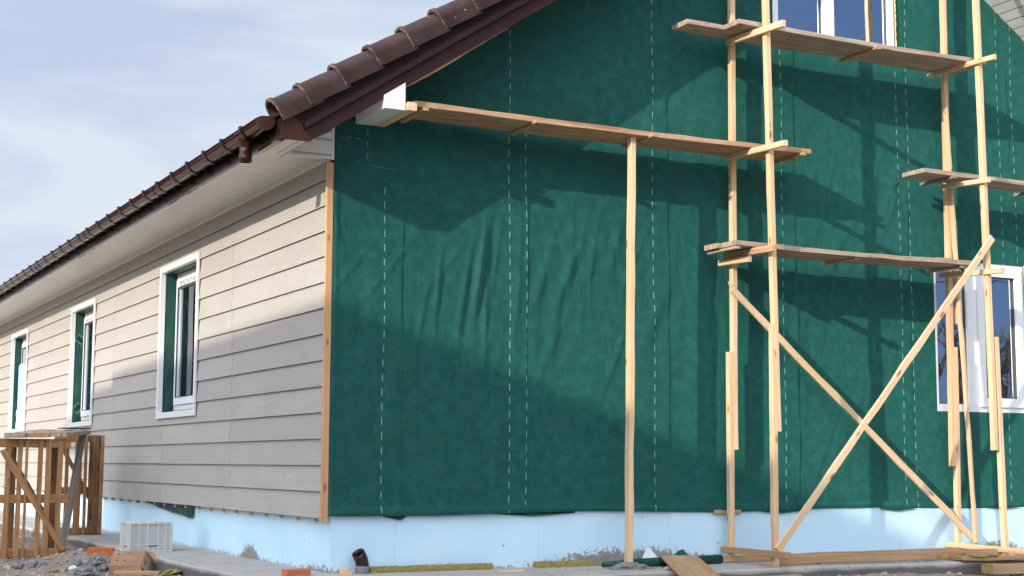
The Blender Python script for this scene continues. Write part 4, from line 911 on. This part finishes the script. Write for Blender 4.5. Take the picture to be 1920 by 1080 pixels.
# drain pipe with its elbow
pr = top('drain_pipe', (.222, -.10, .0), 'grey drain pipe rising from the path with a dark brown elbow on top', 'pipe')
def ring_pipe(path, ro, ri, n=24):
    a = tube(path, ro, n, cap=False); b_ = tube(path, ri, n, cap=False); k = len(a[0]); V = a[0] + b_[0]; F = a[1] + [tuple(i + k for i in reversed(q)) for q in b_[1]]; m = len(path)
    for e in (0, m - 1):
        for j in range(n): A = e * n + j; B = e * n + (j + 1) % n; F.append((A, B, B + k, A + k) if e else (B, A, A + k, B + k))
    return V, F
part('pipe', *ring_pipe([(.222, -.10, -.05), (.222, -.10, .055), (.222, -.10, .0551), (.222, -.10, .062)], .053, .047), 'pipe_grey', pr, smooth_=True)
arc = [(.222, -.10, .060)] + [(.222 - .085 * (1 - math.cos(t)), -.10 - .05 * (1 - math.cos(t)), .060 + .10 * math.sin(t)) for t in [j * .105 for j in range(1, 8)]]
d = (Vector(arc[-1]) - Vector(arc[-2])).normalized(); arc.append(tuple(Vector(arc[-1]) + d * .045))
part('elbow', *ring_pipe(arc, [.049] * 8 + [.052], [.044] * 9) if False else ring_pipe(arc, .050, .045), 'pipe_brown', pr, smooth_=True)
# mineral wool strips along the wall
def wool(label, x0, x1, y, z, w, h, seed):
    n = int((x1 - x0) / .02); r = random.Random(seed); V = []; F = []; prof = [(-w / 2, 0), (-w / 2 - .003, h * .5), (-w / 2, h), (0, h + .002), (w / 2, h), (w / 2, 0)]
    for i in range(n + 1):
        for (a, b_) in prof: V.append((i * .02 + r.uniform(-.003, .003), a + r.uniform(-.004, .004), b_ + r.uniform(-.004, .005)))
    k = len(prof)
    for i in range(n):
        for j in range(k): a = i * k + j; b_ = i * k + (j + 1) % k; F.append((a, a + k, b_ + k, b_))
    F.append(tuple(range(k))); F.append(tuple(n * k + j for j in range(k - 1, -1, -1)))
    thing('mineral_wool_strip', V, F, 'wool', label, 'insulation', Matrix.Translation((x0, y, z)), group='mineral wool strips along the foundation')
wool('longer yellow mineral wool strip against the foundation right of the drain pipe', .29, 1.315, -.075, .0, .06, .052, 1)
wool('shorter yellow mineral wool strip against the foundation left of the prop post', 1.70, 2.235, -.080, .0, .06, .052, 2)
chunk('wool_scrap', 'small yellow mineral wool tuft at the end of the shorter strip', 'insulation scrap', (2.33, -.08, .004), (.16, .07, .035), 'wool', 31, 0, 3, .5)
# mortar heap at the foot of the prop post
chunk('mortar_heap', 'small heap of grey crumbly mortar at the foot of the prop post', 'mortar', (2.36, -.47, -.01), (.36, .20, .06), 'rubble', 12, 0, 4, .5)
# roll of membrane, paper, boards
rp = [(2.16, -.36, .035), (2.5, -.33, .038), (2.9, -.29, .042), (3.36, -.26, .045)]
g = tube(rp, [.020, .036, .038, .037], 18); g2 = ([(2.86, -.30, .078), (3.02, -.29, .080), (2.99, -.25, .135), (2.93, -.26, .115)], [(0, 1, 2, 3)])
rl = top('membrane_roll', (2.8, -.3, 0), 'dark green rolled up membrane lying along the wall behind the prop post', 'membrane roll')
part('roll', *g, 'memb2', rl, smooth_=True); part('loose_end', *g2, 'memb2', rl)
V = [(2.60, -.17, .03), (2.83, -.17, .03), (2.80, -.14, .08), (2.76, -.12, .135), (2.73, -.12, .155), (2.69, -.13, .10), (2.66, -.15, .06)]; 
thing('paper_scrap', V + [(a, b_ + .002, c) for a, b_, c in V], [tuple(range(7)), tuple(range(13, 6, -1))], 'paper', 'torn white paper standing against the foundation behind the membrane roll', 'paper')
V = [(2.56, -.62, .006), (2.80, -.66, .006), (2.86, -.56, .012), (2.70, -.52, .03), (2.62, -.56, .022)]
thing('paper_scrap', V + [(a, b_, c - .002) for a, b_, c in V], [tuple(range(5)), tuple(range(9, 4, -1))], 'paper', 'crumpled white paper lying flat before the membrane roll', 'paper')
timber('plywood_offcut', None, (2.86, -.38, .085), (2.38, -1.45, -.02), .018, .30, 'tan', tl=('slanting sheet of plywood leaning on the membrane roll at the bottom edge', 'board'))
timber('plank_offcut', None, (5.45, -.80, .030), (6.9, -1.15, .030), .028, .22, 'tan', wob=.004, tl=('flat yellowish plank on the path below the right scaffold post', 'plank offcut'))
timber('plank_offcut', None, (5.42, -1.20, -.040), (6.9, -1.38, -.03), .075, .16, 'tan', wob=.004, tl=('thick squared beam under the flat plank at the bottom right', 'plank offcut'))
timber('plank_offcut', None, (3.0, -1.10, -.055), (3.55, -1.05, -.05), .03, .10, 'tan', tl=('thin board in the sand left of the front left scaffold post', 'plank offcut'))
chunk('wool_scrap', 'yellow mineral wool tuft caught under the flat plank at the lower right', 'insulation scrap', (5.65, -.92, .045), (.30, .10, .03), 'wool', 41, -.2, 3, .5)
chunk('wool_scrap', 'small yellow mineral wool tuft on the path at the right edge', 'insulation scrap', (6.72, -.30, .005), (.16, .1, .05), 'wool', 43, .4, 3, .5)
# bucket and sack at the left edge
bk = top('bucket', (-1.95, 5.9, -.12), 'black bucket partly hidden at the left edge behind the trestle', 'bucket')
part('body', *ring_pipe([(-1.93, 6.3, .42), (-1.93, 6.3, .60)], .17, .16), 'pipe_grey', bk, smooth_=True)
chunk('sack', 'pale full sack standing at the left edge behind the trestle', 'sack', (-1.98, 6.3, -.13), (.44, .4, .52), 'paper', 51, 0, 4, .12)
# chips of wood and paper, each its own small thing
r = random.Random(31)
CH = [(-.86, 5.15, 'tan', 'short tan wood chip in the sand behind the front pallet'), (-.80, 5.9, 'brownb', 'brown wood offcut in the sand between the two pallets'), (-1.25, 5.6, 'dirty', 'dark wood offcut seen through the front pallet'), (-1.5, 6.6, 'tan', 'tan wood chip far behind the front pallet'), (-.93, 3.35, 'tan', 'thin wood chip in the sand left of the crate'), (-1.45, 3.1, 'pallet', 'brown wood chip in the sand left of the rubble'), (4.1, -.60, 'fresh', 'pale pine chip on the path between the scaffold posts'), (5.2, -.42, 'tan', 'tan pine chip behind the runner near the right posts'), (1.35, -.35, 'fresh', 'pale pine chip on the path between the wool strips')]
for i, (x, y, m_, lb) in enumerate(CH):
    a_ = r.uniform(0, 3.14); l_ = r.uniform(.05, .10); z = (.012 if (x > -.66 and y > -.85) else gz_at(x, y) + .012)
    timber('wood_chip', None, (x - l_ * math.cos(a_), y - l_ * math.sin(a_), z), (x + l_ * math.cos(a_), y + l_ * math.sin(a_), z + r.uniform(-.008, .012)), .014, r.uniform(.03, .05), m_, tl=(lb, 'wood chip', 'wood chips on the ground'))
# loose stones, uncountable
r = random.Random(77); gs = []
for i in range(3200):
    if i < 2000: x, y = r.uniform(-2.6, -.70), 1.0 + 9 * r.random() ** 1.5
    elif i < 2300: x, y = r.uniform(2.3, 7.0), r.uniform(-1.9, -.86)
    elif i < 2450: x, y = r.uniform(-.68, -.02), r.uniform(0, 12)
    else: x, y = r.uniform(.3, 6.8), r.uniform(-.85, -.02)
    onpath = i >= 2300; s = r.uniform(.006, .024) * (1 if not onpath else .45) * (2.0 if r.random() < .05 and not onpath else 1); z = (.002 if onpath else gz_at(x, y) + .002)
    gs.append(([(x + a * s * r.uniform(.7, 1.3), y + b_ * s * r.uniform(.7, 1.3), z + c * s * .7) for a, b_, c in ICO], ICF))
thing('gravel', *cat(*gs), 'stone', 'small stones and crumbs strewn over sand and path', 'gravel', kind='stuff')

# ------------------------------------------------------------ what stands behind the photographer: the house that shades the wall, bare trees and wires seen in the panes
NM = Matrix.Translation((-15, -4, 0)) @ Matrix.Rotation(math.radians(5), 4, 'Z') @ Matrix.Translation((15, 4, 0))
nh = top('neighbour_house', (-15, -10, 0), 'neighbouring house behind the photographer whose shadow falls on the wall', 'house')
v, f = box(-17.7, -12.3, -22, .8, -.15, 5.0); part('wall', v, f, 'render', nh, NM)
v, f = ext([(-18, 5.0), (-18, 5.24), (-15, 7.13), (-12, 5.24), (-12, 5.0), (-15, 6.93)], 1, -22.4, 1.0); part('roof', v, f, 'redroof', nh, NM)
v, f = ext([(-15.0, 1.005), (-15.0, 2.6), (-17.0, 4.0), (-17.0, .1)], 2, 6.92, 7.02); part('shadow_slab', v, f, 'redroof', nh, NM)  # unseen slab and posts added to shape the far end of the shadow
for p in ((-15.2, 2.5), (-16.8, 3.7)): v, f = box(p[0] - .07, p[0] + .07, p[1] - .07, p[1] + .07, -.15, 6.92); part('shadow_slab_post', v, f, 'render', nh, NM)
def bare_tree(x, y, h, seed, root_, meshes=None):
    r = random.Random(seed); V = []; F = []; Vt = []; Ft = []
    def seg(p, d, L_, rad, lvl):
        q = p + d * L_; n = 5 if lvl < 2 else 3; a = Vector((1, 0, 0)) if abs(d.x) < .8 else Vector((0, 1, 0)); u = (a - d * a.dot(d)).normalized(); w_ = d.cross(u)
        VV, FF = (V, F) if lvl < 2 else (Vt, Ft); k = len(VV); r2 = rad * .62
        for (c, rr_) in ((p, rad), (q, r2)): VV.extend(tuple(c + u * rr_ * math.cos(6.283 * j / n) + w_ * rr_ * math.sin(6.283 * j / n)) for j in range(n))
        FF.extend((k + j, k + (j + 1) % n, k + n + (j + 1) % n, k + n + j) for j in range(n))
        if lvl >= 6: return
        for _ in range(3 if lvl < 5 else 2):
            nd = (d + Vector((r.uniform(-1, 1), r.uniform(-1, 1), r.uniform(-.2, .7))) * (.55 if lvl else .45)).normalized(); seg(p + d * L_ * r.uniform(.55, 1), nd, L_ * r.uniform(.6, .82), r2, lvl + 1)
    seg(Vector((0, 0, 0)), Vector((0, 0, 1)), h * .28, h * .022, 0)
    m = Matrix.Translation((x, y, -.12)); part('trunk', V, F, 'bark', root_, m); part('crown', Vt, Ft, 'twig', root_, m)
spots = [(24, -48, 10), (30, -44, 9), (36, -50, 11), (42, -46, 9), (48, -52, 11), (55, -47, 10), (61, -50, 9), (27, -53, 8), (33, -55, 9), (45, -56, 9), (52, -58, 10), (39, -57, 8)] + [(22 + 3.1 * i, -43 - 5 * ((i * 7) % 4), 6.5 + (i * 5) % 4) for i in range(14)]
firstT = None
for i, (x, y, h) in enumerate(spots):
    root_ = top('bare_tree', (x, y, -.12), 'leafless tree mirrored in the low gable window', 'tree', 'leafless trees mirrored in the low gable window')
    if i < 3: bare_tree(x, y, h, 60 + i, root_); proto = [c for c in root_.children]; firstT = firstT or []; firstT.append((root_, proto))
    else:
        src, kids = firstT[i % 3]
        for c in kids:
            d_ = c.copy(); S.collection.objects.link(d_); d_.parent = root_; d_.matrix_basis = Matrix.Rotation(i * 1.3, 4, 'Z')
wr = top('power_line', (30, -30, 0), 'overhead power line mirrored in the gable windows', 'power line')
for k, z in enumerate((9.0, 9.5, 10.2)):
    pts = [(5 + 55 * s, -30 - 4 * s, z - 1.2 * math.sin(s * math.pi)) for s in [j / 16 for j in range(17)]]; part('wire', *tube(pts, .02, 5), 'black', wr)
for x, y in ((5, -30), (60, -34)): part('pole', *tube([(x, y, -.15), (x, y, 10.6)], .12, 8), 'bark', wr)

def fir(root_, h, seed):
    r = random.Random(seed); V = []; F = []
    for i in range(1500):
        t_ = r.random() ** .8; z = h * (.08 + .92 * t_); R_ = (1 - t_) * h * .24 * r.uniform(.25, 1) + .05; a_ = r.uniform(0, 6.283); s_ = h * .035 * r.uniform(.6, 1.5)
        c = Vector((R_ * math.cos(a_), R_ * math.sin(a_), z - R_ * .35)); o_ = Vector((math.cos(a_), math.sin(a_), -.45)) * s_; w_ = Vector((-math.sin(a_), math.cos(a_), r.uniform(-.3, .3))) * s_ * .6; k = len(V)
        V += [tuple(c - o_ - w_), tuple(c + o_ - w_ * .5), tuple(c + o_ * 1.3 + w_ * .4), tuple(c - o_ + w_)]; F.append((k, k + 1, k + 2, k + 3))
    m = WM[root_.name]; part('crown', V, F, 'needle', root_, m); part('trunk', *tube([(0, 0, 0), (0, 0, h * .9)], [h * .018, .02], 7), 'bark', root_, m)
M['needle'] = mat('dark needles', (.03, .05, .025), .8, .1)
fk = None; r = random.Random(99)
for i in range(22):  # firs added out of view so that the gutter mirrors something dark
    x = -34 + 26 * ((i * 7) % 22) / 22 + r.uniform(-1, 1); y = 34 + 26 * (i % 4) / 4 + r.uniform(-3, 3); x -= (y - 34) * .25
    root_ = top('added_fir_tree', (x, y, -.12), 'added fir tree out of view on the left, mirrored dark in the gutter', 'tree', 'added fir trees left of the picture')
    if fk is None: fir(root_, 10.5, 5); fk = list(root_.children)
    else:
        for c in fk:
            d_ = c.copy(); S.collection.objects.link(d_); d_.parent = root_; d_.matrix_basis = Matrix.Rotation(i * 1.1, 4, 'Z') @ Matrix.Scale(r.uniform(.8, 1.15), 4)
